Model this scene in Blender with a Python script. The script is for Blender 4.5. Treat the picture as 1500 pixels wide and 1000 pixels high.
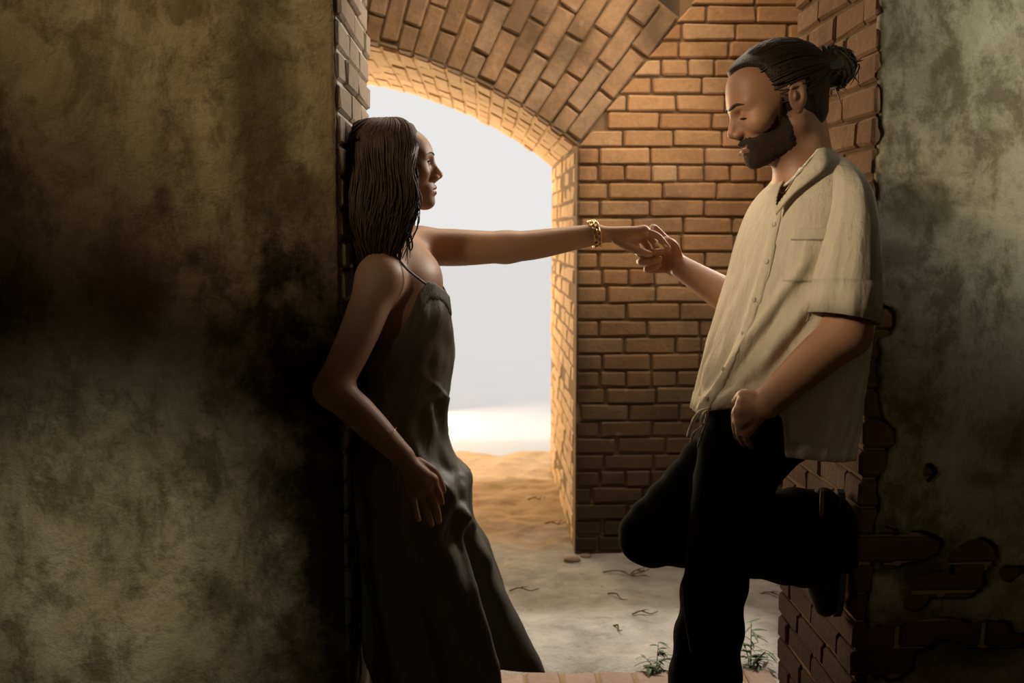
import bpy, bmesh, math, random
import numpy as np
from mathutils import Vector, Matrix
random.seed(7); rng = np.random.default_rng(7)
SC = bpy.context.scene
COL = SC.collection
for o in list(bpy.data.objects): bpy.data.objects.remove(o)
V3 = lambda *a: np.array(a, float)

# ------------------------------------------------------------------ camera
F = 1500.0
YAW, PIT = math.atan(45/F), math.atan(165/F)
R_ = V3(math.cos(YAW), -math.sin(YAW), 0)
FW = V3(math.sin(YAW)*math.cos(PIT), math.cos(YAW)*math.cos(PIT), -math.sin(PIT))
UP = np.cross(R_, FW)
Y0, Y1, YB, YE = 2.25, 2.85, 4.05, 5.5        # pier face, pier back, back wall, far end of the passage
def _ray(px, py): return FW + (px-750)/F*R_ + (500-py)/F*UP
_d = _ray(880, 808); H = -_d[2]*YB/_d[1]       # eye height: foot of the back wall is z = 0
CAM = V3(0, 0, H)
def P(px, py, Y):
    d = _ray(px, py); return CAM + d*(Y/d[1])
cam = bpy.data.cameras.new('camera'); co = bpy.data.objects.new('camera', cam); COL.objects.link(co)
cam.sensor_width = 36; cam.lens = 36*F/1500; cam.clip_start = .05
co.matrix_world = Matrix(((R_[0], UP[0], -FW[0], 0), (R_[1], UP[1], -FW[1], 0), (R_[2], UP[2], -FW[2], H), (0, 0, 0, 1)))
cam.dof.use_dof = True; cam.dof.focus_distance = 2.4; cam.dof.aperture_fstop = 3.5
SC.camera = co
# ------------------------------------------------------------------ light
SC.view_settings.view_transform = 'Standard'; SC.view_settings.look = 'None'
SC.view_settings.exposure = 0; SC.view_settings.gamma = 1; SC.view_settings.use_curve_mapping = False
w = bpy.data.worlds.new('sky'); SC.world = w; w.use_nodes = True
w.node_tree.nodes['Background'].inputs[0].default_value = (1, .99, .97, 1)
w.node_tree.nodes['Background'].inputs[1].default_value = .82
def lamp(name, kind, loc, target, energy, color, **kw):
    l = bpy.data.lights.new(name, kind); l.energy = energy; l.color = color
    for k, v in kw.items(): setattr(l, k, v)
    o = bpy.data.objects.new(name, l); COL.objects.link(o); o.location = loc
    o.rotation_euler = (Vector(target)-Vector(loc)).to_track_quat('-Z', 'Y').to_euler()
    return o
lamp('sun', 'SUN', (0, 6.6, 10), (0, 5.2, 0), 3.4, (1, .96, .90), angle=.05)
lamp('roof_opening_daylight', 'AREA', (.30, 3.40, 2.52), (.25, 3.5, 0), 21, (1, .83, .62), shape='RECTANGLE', size=1.2, size_y=.7)
lamp('outdoor_glow_fill', 'AREA', (-1.0, 6.6, 1.3), (.4, 4.6, 1.5), 150, (1, .74, .43), shape='RECTANGLE', size=1.6, size_y=2.4)  # added lamp outside, hidden by the pier, brightening vault and jamb
lamp('right_haze_spot', 'SPOT', (1.7, -.6, 2.3), tuple(P(1640, 70, Y0)), 480, (.98, 1, .82), spot_size=math.radians(27), spot_blend=1.0, shadow_soft_size=.2)  # added spot imitating a blurred glow at the upper right
lamp('right_low_fill', 'SPOT', (1.3, -.8, 1.9), tuple(P(1420, 740, Y0)), 26, (1, .86, .55), spot_size=math.radians(20), spot_blend=1.0, shadow_soft_size=.2)  # added fill that lifts the lower right wall out of black
lamp('right_side_fill', 'AREA', (1.22, 3.45, 2.0), (-.3, 2.55, 1.25), 24, (1, .94, .84), shape='RECTANGLE', size=.4, size_y=.6)  # added lamp hidden behind the right pier, lighting dress and left jamb
lamp('left_haze_spot', 'SPOT', (-.6, -.7, 2.0), tuple(P(160, 850, Y0)), 340, (.84, .95, .84), spot_size=math.radians(16.5), spot_blend=1.0, shadow_soft_size=.2)  # added spot imitating a soft blurred glow at the lower left
lamp('left_wall_fill', 'SPOT', (-1.3, -.2, 2.4), tuple(P(310, -20, Y0)), 210, (1, .84, .58), spot_size=math.radians(30), spot_blend=1.0, shadow_soft_size=.2)  # added spot brightening the upper left plaster
lamp('shirt_fill', 'SPOT', (-2.1, 1.05, 2.35), tuple(P(1175, 330, 2.15)), 310, (1, .81, .56), spot_size=math.radians(17), spot_blend=1.0, shadow_soft_size=.15)  # added spot brightening the shirt, from no known window
lamp('near_room_fill', 'AREA', (.2, -.9, 2.6), (.1, 2.4, 1.1), .9, (1, .80, .54), shape='RECTANGLE', size=1.2, size_y=.8)  # added weak fill from behind the camera

# ------------------------------------------------------------------ materials
def ramp(nt, fac, stops):
    r = nt.nodes.new('ShaderNodeValToRGB'); e = r.color_ramp.elements
    while len(e) < len(stops): e.new(.5)
    for el, (p, c) in zip(e, stops): el.position = p; el.color = (*c, 1) if len(c) == 3 else c
    nt.links.new(fac, r.inputs[0]); return r.outputs[0]
def noise(nt, vec, scale, detail=5, rough=.6, dist=0):
    n = nt.nodes.new('ShaderNodeTexNoise'); n.inputs['Scale'].default_value = scale
    n.inputs['Detail'].default_value = detail; n.inputs['Roughness'].default_value = rough; n.inputs['Distortion'].default_value = dist
    nt.links.new(vec, n.inputs['Vector']); return n.outputs['Fac']
def mix(nt, fac, a, b, mode='MIX'):
    m = nt.nodes.new('ShaderNodeMix'); m.data_type = 'RGBA'; m.blend_type = mode
    for s, v in ((m.inputs[0], fac), (m.inputs[6], a), (m.inputs[7], b)):
        if isinstance(v, (int, float)): s.default_value = v
        elif isinstance(v, tuple): s.default_value = (*v, 1)
        else: nt.links.new(v, s)
    return m.outputs[2]
def mth(nt, op, a, b=0.0, clamp=False):
    m = nt.nodes.new('ShaderNodeMath'); m.operation = op; m.use_clamp = clamp
    for i, v in enumerate((a, b)):
        if isinstance(v, (int, float)): m.inputs[i].default_value = v
        else: nt.links.new(v, m.inputs[i])
    return m.outputs[0]
def newmat(name, rough=.9, spec=.2):
    m = bpy.data.materials.new(name); m.use_nodes = True; nt = m.node_tree
    b = nt.nodes['Principled BSDF']; b.inputs['Roughness'].default_value = rough
    b.inputs['Specular IOR Level'].default_value = spec
    return m, nt, b
def coord(nt, kind='Object'):
    return nt.nodes.new('ShaderNodeTexCoord').outputs[kind]
def geo_pos(nt): return nt.nodes.new('ShaderNodeNewGeometry').outputs['Position']
def bump(nt, b, h, strength, dist=.01):
    n = nt.nodes.new('ShaderNodeBump'); n.inputs['Strength'].default_value = strength; n.inputs['Distance'].default_value = dist
    nt.links.new(h, n.inputs['Height']); nt.links.new(n.outputs[0], b.inputs['Normal'])
def scaled(nt, vec, s):
    m = nt.nodes.new('ShaderNodeMapping'); m.inputs['Scale'].default_value = s
    nt.links.new(vec, m.inputs['Vector']); return m.outputs[0]
def brick_mat(name, cols, stain_shade=(.03, .022, .014), amount=.5, lo=.45, low_damp_shade=0, side=True):
    m, nt, b = newmat(name, .92, .15)
    pos = geo_pos(nt); oi = nt.nodes.new('ShaderNodeObjectInfo').outputs['Random']
    n = len(cols)
    base = ramp(nt, oi, [(i/(n-1), c) for i, c in enumerate(cols)])
    g = noise(nt, pos, 60, 4); base = mix(nt, mth(nt, 'MULTIPLY', g, .55), base, (.10, .055, .03), 'MIX')
    s = ramp(nt, noise(nt, pos, 3.2, 6, .65), [(lo, (0, 0, 0)), (lo+.25, (1, 1, 1))])
    base = mix(nt, mth(nt, 'MULTIPLY', s, amount), base, stain_shade)
    if low_damp_shade:      # low down: back-wall damp plus painted shade, painted shade alone on jambs; corner soot
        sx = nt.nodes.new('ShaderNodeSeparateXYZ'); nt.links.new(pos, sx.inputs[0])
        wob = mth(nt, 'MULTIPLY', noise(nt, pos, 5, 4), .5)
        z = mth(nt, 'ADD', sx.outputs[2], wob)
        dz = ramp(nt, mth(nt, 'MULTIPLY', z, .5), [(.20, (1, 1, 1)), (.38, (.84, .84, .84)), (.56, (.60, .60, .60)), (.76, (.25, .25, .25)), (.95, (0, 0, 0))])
        base = mix(nt, mth(nt, 'MULTIPLY', dz, low_damp_shade), base, stain_shade)
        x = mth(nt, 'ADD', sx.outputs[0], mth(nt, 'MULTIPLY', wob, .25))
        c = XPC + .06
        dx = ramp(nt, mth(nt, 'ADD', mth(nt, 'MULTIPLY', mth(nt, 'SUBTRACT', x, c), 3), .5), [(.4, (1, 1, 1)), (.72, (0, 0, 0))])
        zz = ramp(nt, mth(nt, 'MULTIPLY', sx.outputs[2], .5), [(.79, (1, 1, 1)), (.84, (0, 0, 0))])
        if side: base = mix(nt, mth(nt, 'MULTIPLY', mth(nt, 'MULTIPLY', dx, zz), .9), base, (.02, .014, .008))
    wh = ramp(nt, noise(nt, pos, 9, 3), [(.68, (0, 0, 0)), (.76, (1, 1, 1))])
    base = mix(nt, mth(nt, 'MULTIPLY', wh, .18), base, (.5, .42, .32))
    nt.links.new(base, b.inputs['Base Color'])
    bump(nt, b, mth(nt, 'ADD', noise(nt, pos, 45, 6), mth(nt, 'MULTIPLY', noise(nt, pos, 160, 3), .5)), .55, .006)
    return m
def flat_mat(name, color, rough=.8, spec=.3, metal=0, nscale=0, namp=.3, bscale=0, bstr=.3, bdist=.003):
    m, nt, b = newmat(name, rough, spec); b.inputs['Metallic'].default_value = metal
    pos = coord(nt)
    if nscale:
        f = noise(nt, pos, nscale); d = tuple(c*(1-namp) for c in color); u = tuple(min(1, c*(1+namp)) for c in color)
        nt.links.new(mix(nt, f, d, u), b.inputs['Base Color'])
    else: b.inputs['Base Color'].default_value = (*color, 1)
    if bscale: bump(nt, b, noise(nt, pos, bscale), bstr, bdist)
    return m

# ------------------------------------------------------------------ objects
BASE = {}
def tag(o, label=None, cat=None, group=None, kind=None):
    for k, v in (('label', label), ('category', cat), ('group', group), ('kind', kind)):
        if v: o[k] = v
    return o
def mk(name, v, f, mat, parent=None, base=None, smooth=True, uv=None):
    v = np.asarray(v, float)
    if parent is not None: base = BASE.get(parent.name, V3(0, 0, 0))
    elif base is None: base = V3(0, 0, 0)
    me = bpy.data.meshes.new(name)
    me.from_pydata((v-base).tolist(), [], [tuple(int(i) for i in q) for q in f]); me.update()
    if smooth: me.polygons.foreach_set('use_smooth', [True]*len(me.polygons))
    if mat: me.materials.append(mat)
    o = bpy.data.objects.new(name, me); COL.objects.link(o)
    if parent is not None: o.parent = parent
    else: o.location = base
    BASE[o.name] = base
    return o
def empty(name, base=(0, 0, 0)):
    o = bpy.data.objects.new(name, None); COL.objects.link(o); o.location = base; BASE[o.name] = np.array(base, float); return o
def joinm(parts):
    vs, fs, n = [], [], 0
    for v, f in parts:
        v = np.asarray(v, float); vs.append(v); fs += [[i+n for i in q] for q in f]; n += len(v)
    return np.concatenate(vs), fs
def box(lo, hi):
    x0, y0, z0 = lo; x1, y1, z1 = hi
    v = [(x0,y0,z0),(x1,y0,z0),(x1,y1,z0),(x0,y1,z0),(x0,y0,z1),(x1,y0,z1),(x1,y1,z1),(x0,y1,z1)]
    return np.array(v), [(0,3,2,1),(4,5,6,7),(0,1,5,4),(1,2,6,5),(2,3,7,6),(3,0,4,7)]
def cr(pts, n):
    """Catmull-Rom through points (any columns)"""
    p = np.asarray(pts, float); k = len(p)
    if k == 2: t = np.linspace(0, 1, n)[:, None]; return p[0]*(1-t)+p[1]*t
    q = np.vstack([2*p[0]-p[1], p, 2*p[-1]-p[-2]])
    s = np.linspace(0, k-1-1e-9, n); i = s.astype(int); t = (s-i)[:, None]
    a, b, c, d = q[i], q[i+1], q[i+2], q[i+3]
    return .5*(2*b+(c-a)*t+(2*a-5*b+4*c-d)*t*t+(3*b-a-3*c+d)*t**3)
def tube(path, r, sides=6, closed=False, flat=1.0):
    p = np.asarray(path, float); n = len(p); r = np.broadcast_to(np.asarray(r, float), (n,))
    if closed: T = np.roll(p, -1, 0)-np.roll(p, 1, 0)
    else: T = np.gradient(p, axis=0)
    T /= np.linalg.norm(T, axis=1)[:, None]+1e-12
    ref = V3(.3, .2, .93) if abs(T[:, 2]).mean() < .8 else V3(.9, .4, .1)
    A = np.cross(T, ref); A /= np.linalg.norm(A, axis=1)[:, None]+1e-12
    B = np.cross(T, A)
    th = np.linspace(0, 2*math.pi, sides, endpoint=False)
    v = (p[:, None]+r[:, None, None]*(np.cos(th)[None, :, None]*A[:, None]+flat*np.sin(th)[None, :, None]*B[:, None])).reshape(-1, 3)
    f = []
    m = n if closed else n-1
    for i in range(m):
        j = (i+1) % n
        for k in range(sides):
            l = (k+1) % sides; f.append((i*sides+k, i*sides+l, j*sides+l, j*sides+k))
    if not closed: f.append(tuple(range(sides))[::-1]); f.append(tuple((n-1)*sides+k for k in range(sides)))
    return v, f
def ball(c, r, n=8, m=6):
    v = [np.array(c)+V3(0, 0, r)]; f = []
    for i in range(1, m):
        a = math.pi*i/m
        for j in range(n):
            b = 2*math.pi*j/n; v.append(np.array(c)+r*V3(math.sin(a)*math.cos(b), math.sin(a)*math.sin(b), math.cos(a)))
    v.append(np.array(c)-V3(0, 0, r)); L = len(v)-1
    for j in range(n):
        k = (j+1) % n; f.append((0, 1+j, 1+k)); f.append((L, 1+(m-2)*n+k, 1+(m-2)*n+j))
        for i in range(m-2): f.append((1+i*n+j, 1+(i+1)*n+j, 1+(i+1)*n+k, 1+i*n+k))
    return np.array(v), f
def vnoise(*c, seed=0):
    """cheap smooth pseudo-noise in [-1,1] from summed sines"""
    g = np.random.default_rng(seed); s = 0
    for i in range(7):
        w = g.normal(size=len(c))*(1+.5*i); ph = g.uniform(0, 6.28)
        s = s+np.sin(sum(a*b for a, b in zip(w, c))*1.0+ph)/(1+.35*i)
    return s/3.2
# ---- distance fields and surface nets
class SDF:
    def __init__(s): s.p = []
    def rc(s, a, b, ra, rb, k=.02, op='u'):
        a = np.asarray(a, float); b = np.asarray(b, float); r = max(ra, rb); ba = b-a; L = ba@ba+1e-12
        def f(x, y, z):
            X, Y, Z = x-a[0], y-a[1], z-a[2]
            t = np.clip((X*ba[0]+Y*ba[1]+Z*ba[2])/L, 0, 1)
            return np.sqrt((X-t*ba[0])**2+(Y-t*ba[1])**2+(Z-t*ba[2])**2)-(ra+(rb-ra)*t)
        s.p.append((f, np.minimum(a, b)-r, np.maximum(a, b)+r, k, op)); return s
    def chain(s, pts, rs, k=.02, n=6):
        p = cr(np.column_stack([np.array(pts, float), np.array(rs, float)[:len(pts)]]), (len(pts)-1)*n+1)
        T = SDF()
        for a, b in zip(p[:-1], p[1:]): T.rc(a[:3], b[:3], a[3], b[3])
        fs = [q[0] for q in T.p]
        def f(x, y, z):
            d = fs[0](x, y, z)
            for g in fs[1:]: d = np.minimum(d, g(x, y, z))
            return d
        r = p[:, 3].max(); s.p.append((f, p[:, :3].min(0)-r, p[:, :3].max(0)+r, k, 'u')); return s
    def at(s, x, y, z):
        D = np.full(np.broadcast(x, y, z).shape, 1.0)
        for f, a, b, k, op in s.p:
            d = f(x, y, z)
            if op == 'u': t = np.clip(.5+.5*(d-D)/k, 0, 1); D = d*(1-t)+D*t-k*t*(1-t)
            else: t = np.clip(.5-.5*(-d-D)/k, 0, 1); D = D*t-d*(1-t)+k*t*(1-t)
        return D
    def el(s, c, r, k=.02, op='u', M=None):
        c = np.asarray(c, float); r = np.asarray(r, float); M = np.eye(3) if M is None else M
        def f(x, y, z):
            X, Y, Z = x-c[0], y-c[1], z-c[2]
            q = [(X*M[0, i]+Y*M[1, i]+Z*M[2, i])/r[i] for i in range(3)]
            k0 = np.sqrt(q[0]**2+q[1]**2+q[2]**2); k1 = np.sqrt(sum((q[i]/r[i])**2 for i in range(3)))
            return k0*(k0-1)/(k1+1e-9)
        e = r.max(); s.p.append((f, c-e, c+e, k, op)); return s
    def grid(s, lo, hi, h):
        lo = np.asarray(lo, float); n = np.ceil((np.asarray(hi)-lo)/h).astype(int)+1
        ax = [lo[i]+h*np.arange(n[i]) for i in range(3)]
        D = np.full(n, 1.0)
        for f, a, b, k, op in s.p:
            pad = k+3*h
            i0 = np.clip(np.floor((a-pad-lo)/h).astype(int), 0, n); i1 = np.clip(np.ceil((b+pad-lo)/h).astype(int)+1, 0, n)
            if (i1 <= i0).any(): continue
            S = tuple(slice(i0[i], i1[i]) for i in range(3))
            d = f(ax[0][S[0]][:, None, None], ax[1][S[1]][None, :, None], ax[2][S[2]][None, None, :])
            A = D[S]
            if op == 'u':
                t = np.clip(.5+.5*(d-A)/k, 0, 1); D[S] = d*(1-t)+A*t-k*t*(1-t)
            else:
                t = np.clip(.5-.5*(-d-A)/k, 0, 1); t2 = 1-t; D[S] = A*t+(-d)*t2+k*t*t2
        return D, lo, h, ax
def nets(D, lo, h):
    s = D < 0
    c = [(i, j, k) for i in (0, 1) for j in (0, 1) for k in (0, 1)]
    n = np.array(D.shape)-1
    cnt = sum(s[i:i+n[0], j:j+n[1], k:k+n[2]].astype(np.int8) for i, j, k in c)
    act = (cnt > 0) & (cnt < 8); idx = np.argwhere(act)
    vals = np.stack([D[idx[:, 0]+i, idx[:, 1]+j, idx[:, 2]+k] for i, j, k in c], 1)
    pos = np.zeros((len(idx), 3)); num = np.zeros(len(idx))
    for a in range(8):
        for b in range(a+1, 8):
            da = np.array(c[b])-np.array(c[a])
            if np.abs(da).sum() != 1: continue
            va, vb = vals[:, a], vals[:, b]; m = (va < 0) != (vb < 0)
            t = np.where(m, va/np.where(m, va-vb, 1), 0)
            pos += m[:, None]*(np.array(c[a])+t[:, None]*da); num += m
    verts = lo+h*(idx+pos/num[:, None])
    vid = np.full(n, -1); vid[act] = np.arange(len(idx))
    F_ = []
    for ax in range(3):
        u, v = [(1, 2), (2, 0), (0, 1)][ax]
        sl0 = [slice(1, -1)]*3; sl1 = list(sl0); sl0[ax] = slice(0, -1); sl1[ax] = slice(1, None)
        e = s[tuple(sl0)] != s[tuple(sl1)]
        I = np.argwhere(e)
        off = np.ones(3, int); off[ax] = 0; I = I+off
        if not len(I): continue
        du = np.zeros(3, int); du[u] = 1; dv = np.zeros(3, int); dv[v] = 1
        q = [I-du-dv, I-dv, I, I-du]
        Q = np.stack([vid[a[:, 0], a[:, 1], a[:, 2]] for a in q], 1)
        flip = ~s[I[:, 0], I[:, 1], I[:, 2]]
        Q[flip] = Q[flip][:, ::-1]; F_.append(Q[(Q >= 0).all(1)])
    return verts, np.concatenate(F_) if F_ else np.zeros((0, 4), int)
def sdf_mesh(S, lo, hi, h, boxes=()):
    """coarse body plus finer boxes (lo, hi, h) over the same field: one surface"""
    D, l, hh, _ = S.grid(lo, hi, h); v, f = nets(D, l, hh)
    parts = []
    keep = np.ones(len(f), bool); c = v[f].mean(1)
    for a, b, _h in boxes: keep &= ~((c > np.array(a)+h*.9) & (c < np.array(b)-h*.9)).all(1)
    parts.append((v, f[keep].tolist()))
    for a, b, fh in boxes:
        D, l, hh, _ = S.grid(a, b, fh); v2, f2 = nets(D, l, hh); parts.append((v2, f2.tolist()))
    v, f = joinm(parts)
    used = np.unique(np.concatenate([np.asarray(q) for q in f])); mp = np.full(len(v), -1); mp[used] = np.arange(len(used))
    return v[used], [[int(mp[i]) for i in q] for q in f]
def lap(v, f, it=2, lam=.5):
    v = v.copy(); E = np.array([(q[i], q[(i+1) % len(q)]) for q in f for i in range(len(q))])
    for _ in range(it):
        a = np.zeros_like(v); n = np.zeros(len(v))
        np.add.at(a, E[:, 0], v[E[:, 1]]); np.add.at(n, E[:, 0], 1); np.add.at(a, E[:, 1], v[E[:, 0]]); np.add.at(n, E[:, 1], 1)
        v += lam*(a/np.maximum(n, 1)[:, None]-v)
    return v
def paint(o, cols):
    a = o.data.color_attributes.new('tint', 'FLOAT_COLOR', 'POINT')
    a.data.foreach_set('color', np.concatenate([cols, np.ones((len(cols), 1))], 1).astype(np.float32).ravel())

# ================================================================== SETTING
XL = P(497, 150, Y0)[0]; XR = P(1284, 150, Y0)[0]
XPC = P(845, 400, YB)[0]                               # right corner of the passage
sB = YB/F
AC = V3(P(380, 800, YB)[0], YB, P(380, 800, YB)[2]); AR = 757*sB*1.0
a_spring = math.acos((XPC-AC[0])/AR); ZS = AC[2]+AR*math.sin(a_spring)
CH = .0678                                             # brick course
TOP = 3.2
M_back = brick_mat('back_wall_brick', [(.35, .175, .075), (.44, .24, .11), (.38, .195, .08), (.46, .27, .14), (.32, .15, .06), (.40, .22, .10)], amount=.5, lo=.5, low_damp_shade=.97)
M_vault = brick_mat('vault_brick', [(.32, .19, .10), (.38, .22, .115), (.26, .15, .075), (.36, .23, .13)], amount=.65, lo=.38)
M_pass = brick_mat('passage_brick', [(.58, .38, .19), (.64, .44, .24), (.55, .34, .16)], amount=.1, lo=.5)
M_jl = brick_mat('left_jamb_brick', [(.44, .35, .27), (.40, .31, .23), (.48, .39, .30), (.36, .27, .20)], amount=.15, lo=.5, low_damp_shade=.9, side=False)  # low courses darkened in colour for the shade behind the woman
M_jr = brick_mat('right_jamb_brick', [(.30, .165, .085), (.25, .13, .065), (.34, .20, .11), (.21, .105, .05)], stain_shade=(.020, .009, .005), amount=.6, lo=.45, low_damp_shade=.96, side=False)  # low courses have shade painted into the brick colour
M_sill = brick_mat('sill_brick', [(.24, .17, .13), (.21, .145, .11), (.27, .195, .15)], amount=.3)
M_mort = flat_mat('mortar', (.16, .10, .05), .95, .1, nscale=20, bscale=60, bstr=.6)
M_mortw = flat_mat('lime_mortar', (.62, .58, .50), .95, .1, nscale=20, bscale=60, bstr=.6)
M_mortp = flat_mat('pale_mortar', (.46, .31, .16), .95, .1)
M_stone = flat_mat('dark_masonry', (.07, .05, .032), .95, .1, nscale=4, bscale=30, bstr=.6)

BM = {}
def brick_mesh(L, Hh, D, mat, n=5):
    key = (round(L, 3), round(Hh, 3), round(D, 3), mat.name)
    if key not in BM:
        BM[key] = []
        for i in range(n):
            bm = bmesh.new(); bmesh.ops.create_cube(bm, size=1)
            for v in bm.verts:
                v.co = Vector((v.co.x*L+random.uniform(-.003, .003), v.co.y*Hh+random.uniform(-.003, .003), v.co.z*D+random.uniform(-.002, .002)))
            bmesh.ops.bevel(bm, geom=bm.edges[:], offset=.0065, segments=1, affect='EDGES', profile=.6)
            for v in bm.verts: v.co += Vector((random.uniform(-.0015, .0015), random.uniform(-.0015, .0015), random.uniform(-.001, .001)))
            me = bpy.data.meshes.new('brick'); bm.to_mesh(me); bm.free(); me.materials.append(mat); BM[key].append(me)
    return random.choice(BM[key])
def brick(parent, c, ax, ay, az, L, Hh, D, mat, proud=0.0):
    o = bpy.data.objects.new('brick', brick_mesh(L, Hh, D, mat)); COL.objects.link(o); o.parent = parent
    ax, ay, az = (np.asarray(q, float) for q in (ax, ay, az)); c = np.asarray(c, float)+az*(proud+random.uniform(-.004, .004))
    o.matrix_basis = Matrix(((ax[0], ay[0], az[0], c[0]), (ax[1], ay[1], az[1], c[1]), (ax[2], ay[2], az[2], c[2]), (0, 0, 0, 1)))
    return o
def hexbrick(parent, quad, y0, y1, mat, inset=.004):
    """brick with slanted ends: quad = 4 (x,z) corners on the wall face"""
    q = np.array(quad); c = q.mean(0); d = q-c; q = c+d*(1-inset/np.linalg.norm(d, axis=1)[:, None])
    bm = bmesh.new(); y0 = y0+random.uniform(-.004, .004)
    a = [bm.verts.new((x, y0, z)) for x, z in q]; b = [bm.verts.new((x, y1, z)) for x, z in q]
    bm.faces.new(a); bm.faces.new(b[::-1])
    for i in range(len(q)): bm.faces.new((a[i], b[i], b[(i+1) % len(q)], a[(i+1) % len(q)]))
    bmesh.ops.recalc_face_normals(bm, faces=bm.faces[:])
    bmesh.ops.bevel(bm, geom=bm.edges[:], offset=.0055, segments=1, affect='EDGES')
    me = bpy.data.meshes.new('brick'); bm.to_mesh(me); bm.free(); me.materials.append(mat)
    o = bpy.data.objects.new('brick', me); COL.objects.link(o); o.parent = parent; return o
def prism_xz(poly, y0, y1):
    n = len(poly); v = [(x, y0, z) for x, z in poly]+[(x, y1, z) for x, z in poly]
    f = [tuple(range(n)), tuple(range(2*n-1, n-1, -1))]+[(i, i+n, (i+1) % n+n, (i+1) % n) for i in range(n)]
    return np.array(v, float), f
# ---- back wall, right of the passage
a_sk = a_spring
RO = AR+.63
sk0 = V3(XPC, ZS); skd = V3(math.cos(a_sk), math.sin(a_sk)); sk1 = sk0+skd*.63
XBR = 1.35
wb = mk('wall_back', *joinm([prism_xz([(XPC, -.3), (XBR, -.3), (XBR, TOP), (sk1[0], TOP), (sk1[0], sk1[1]), (sk0[0], sk0[1])], YB+.012, YE)]), M_mort, smooth=False)
tag(wb, 'orange brick back wall beyond the piers, darkened low down by damp and painted shade', kind='structure')
LB = .2035
row = 0; z = 0.0
while z < 2.35:
    zc = z+CH/2
    xs = XPC
    if zc > ZS: xs = sk0[0]+(zc-ZS)/math.tan(a_sk)
    xs_lo = xs if zc <= ZS else max(XPC, sk0[0]+max(0, z-ZS)/math.tan(a_sk))
    xs_hi = xs if zc <= ZS else sk0[0]+(z+CH-ZS)/math.tan(a_sk)
    header = row % 6 == 4
    x = XPC-.21+(row % 2)*LB/2+random.uniform(-.02, .02)
    while x < 1.3:
        L = LB/2*1.02 if (header or random.random() < .1) else LB+random.uniform(-.012, .012)
        e = x+L
        if e > max(xs_lo, xs_hi)+.02:
            if x < max(xs_lo, xs_hi)+.004:
                hexbrick(wb, [(xs_lo, z+.002), (e-.003, z+.002), (e-.003, z+CH-.004), (xs_hi, z+CH-.004)], YB-.004, YB+.08, M_back)
            else:
                brick(wb, (x+L/2, YB+.04, zc), (1, 0, 0), (0, 0, 1), (0, -1, 0), L-.007, CH-.007, .09, M_back)
        x = e
    z += CH; row += 1
# ---- arch ring over the passage
tr = mk('trim_1', *prism_xz([(AC[0]+r*math.cos(a), AC[2]+r*math.sin(a)) for r, a in
        [(AR+.012, a_sk+(1.95-a_sk)*i/20) for i in range(21)]+[(RO, a_sk+(1.95-a_sk)*i/20) for i in range(20, -1, -1)]], YB+.012, YB+.3), M_mort, smooth=False)
tag(tr, 'brick arch ring of long radiating bricks over the bright passage', kind='structure')
da = .0715/(AR+.15); k = 0; a = a_sk+da/2
while a < 1.82:
    r = AR-.0 - (k % 2)*.1+(.02 if k % 3 == 0 else 0)
    while r < AR+.56:
        r0, r1 = max(r, AR), min(r+.2, AR+.63)
        if r1-r0 > .04:
            er, et = V3(math.cos(a), 0, math.sin(a)), V3(-math.sin(a), 0, math.cos(a))
            rm = (r0+r1)/2
            brick(tr, V3(AC[0], YB+.04, AC[2])+er*rm, er, et, (0, -1, 0), round(r1-r0, 2)-.006, round(da*rm-.007, 3), .09, M_vault)
        r += .203
    k += 1; a += da
# above the ring, out of frame
mk_up = mk('wall_upper', *joinm([box((-2.6, YB+.01, 0), (AC[0]-.75-.6, YB+.3, TOP)), box((-2.6, YB+.3, 2.62), (XBR, YB+.6, TOP+.4))]), M_stone, smooth=False); tag(mk_up, 'dark masonry of the back wall left of and above the arch', kind='structure')
# ---- passage vault and jambs
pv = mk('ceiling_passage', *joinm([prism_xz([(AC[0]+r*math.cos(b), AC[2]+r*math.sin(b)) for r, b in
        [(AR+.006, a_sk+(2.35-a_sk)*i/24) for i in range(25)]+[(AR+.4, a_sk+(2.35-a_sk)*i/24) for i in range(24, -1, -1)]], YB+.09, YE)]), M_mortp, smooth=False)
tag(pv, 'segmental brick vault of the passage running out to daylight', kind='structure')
k = 0; a = a_sk+da/2
while a < 1.70:
    y = YB+.095-(k % 2)*.1
    er, et = V3(math.cos(a), 0, math.sin(a)), V3(-math.sin(a), 0, math.cos(a))
    while y < YE-.02:
        y0, y1 = max(y, YB+.09), min(y+.2, YE)
        if y1-y0 > .03: brick(pv, V3(AC[0], (y0+y1)/2, AC[2])+er*(AR+.045), (0, 1, 0), et, -er, round(y1-y0, 2)-.006, round(da*AR-.009, 3), .09, M_pass)
        y += .205
    k += 1; a += da
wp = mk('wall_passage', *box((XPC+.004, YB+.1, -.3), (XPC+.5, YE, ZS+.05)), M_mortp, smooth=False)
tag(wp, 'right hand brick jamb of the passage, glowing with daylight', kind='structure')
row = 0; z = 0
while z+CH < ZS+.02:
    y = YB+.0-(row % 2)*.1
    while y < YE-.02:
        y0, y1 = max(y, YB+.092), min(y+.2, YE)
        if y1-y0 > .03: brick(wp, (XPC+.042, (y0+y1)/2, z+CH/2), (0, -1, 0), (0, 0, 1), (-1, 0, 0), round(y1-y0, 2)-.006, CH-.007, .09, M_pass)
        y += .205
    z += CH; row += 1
xpl = 2*AC[0]-XPC
wl2 = mk('wall_passage_left', *box((xpl-.6, YB+.3, -.3), (xpl, YE, ZS+.4)), M_mort, smooth=False); tag(wl2, 'left hand jamb of the passage hidden behind the pier', kind='structure')

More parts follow.
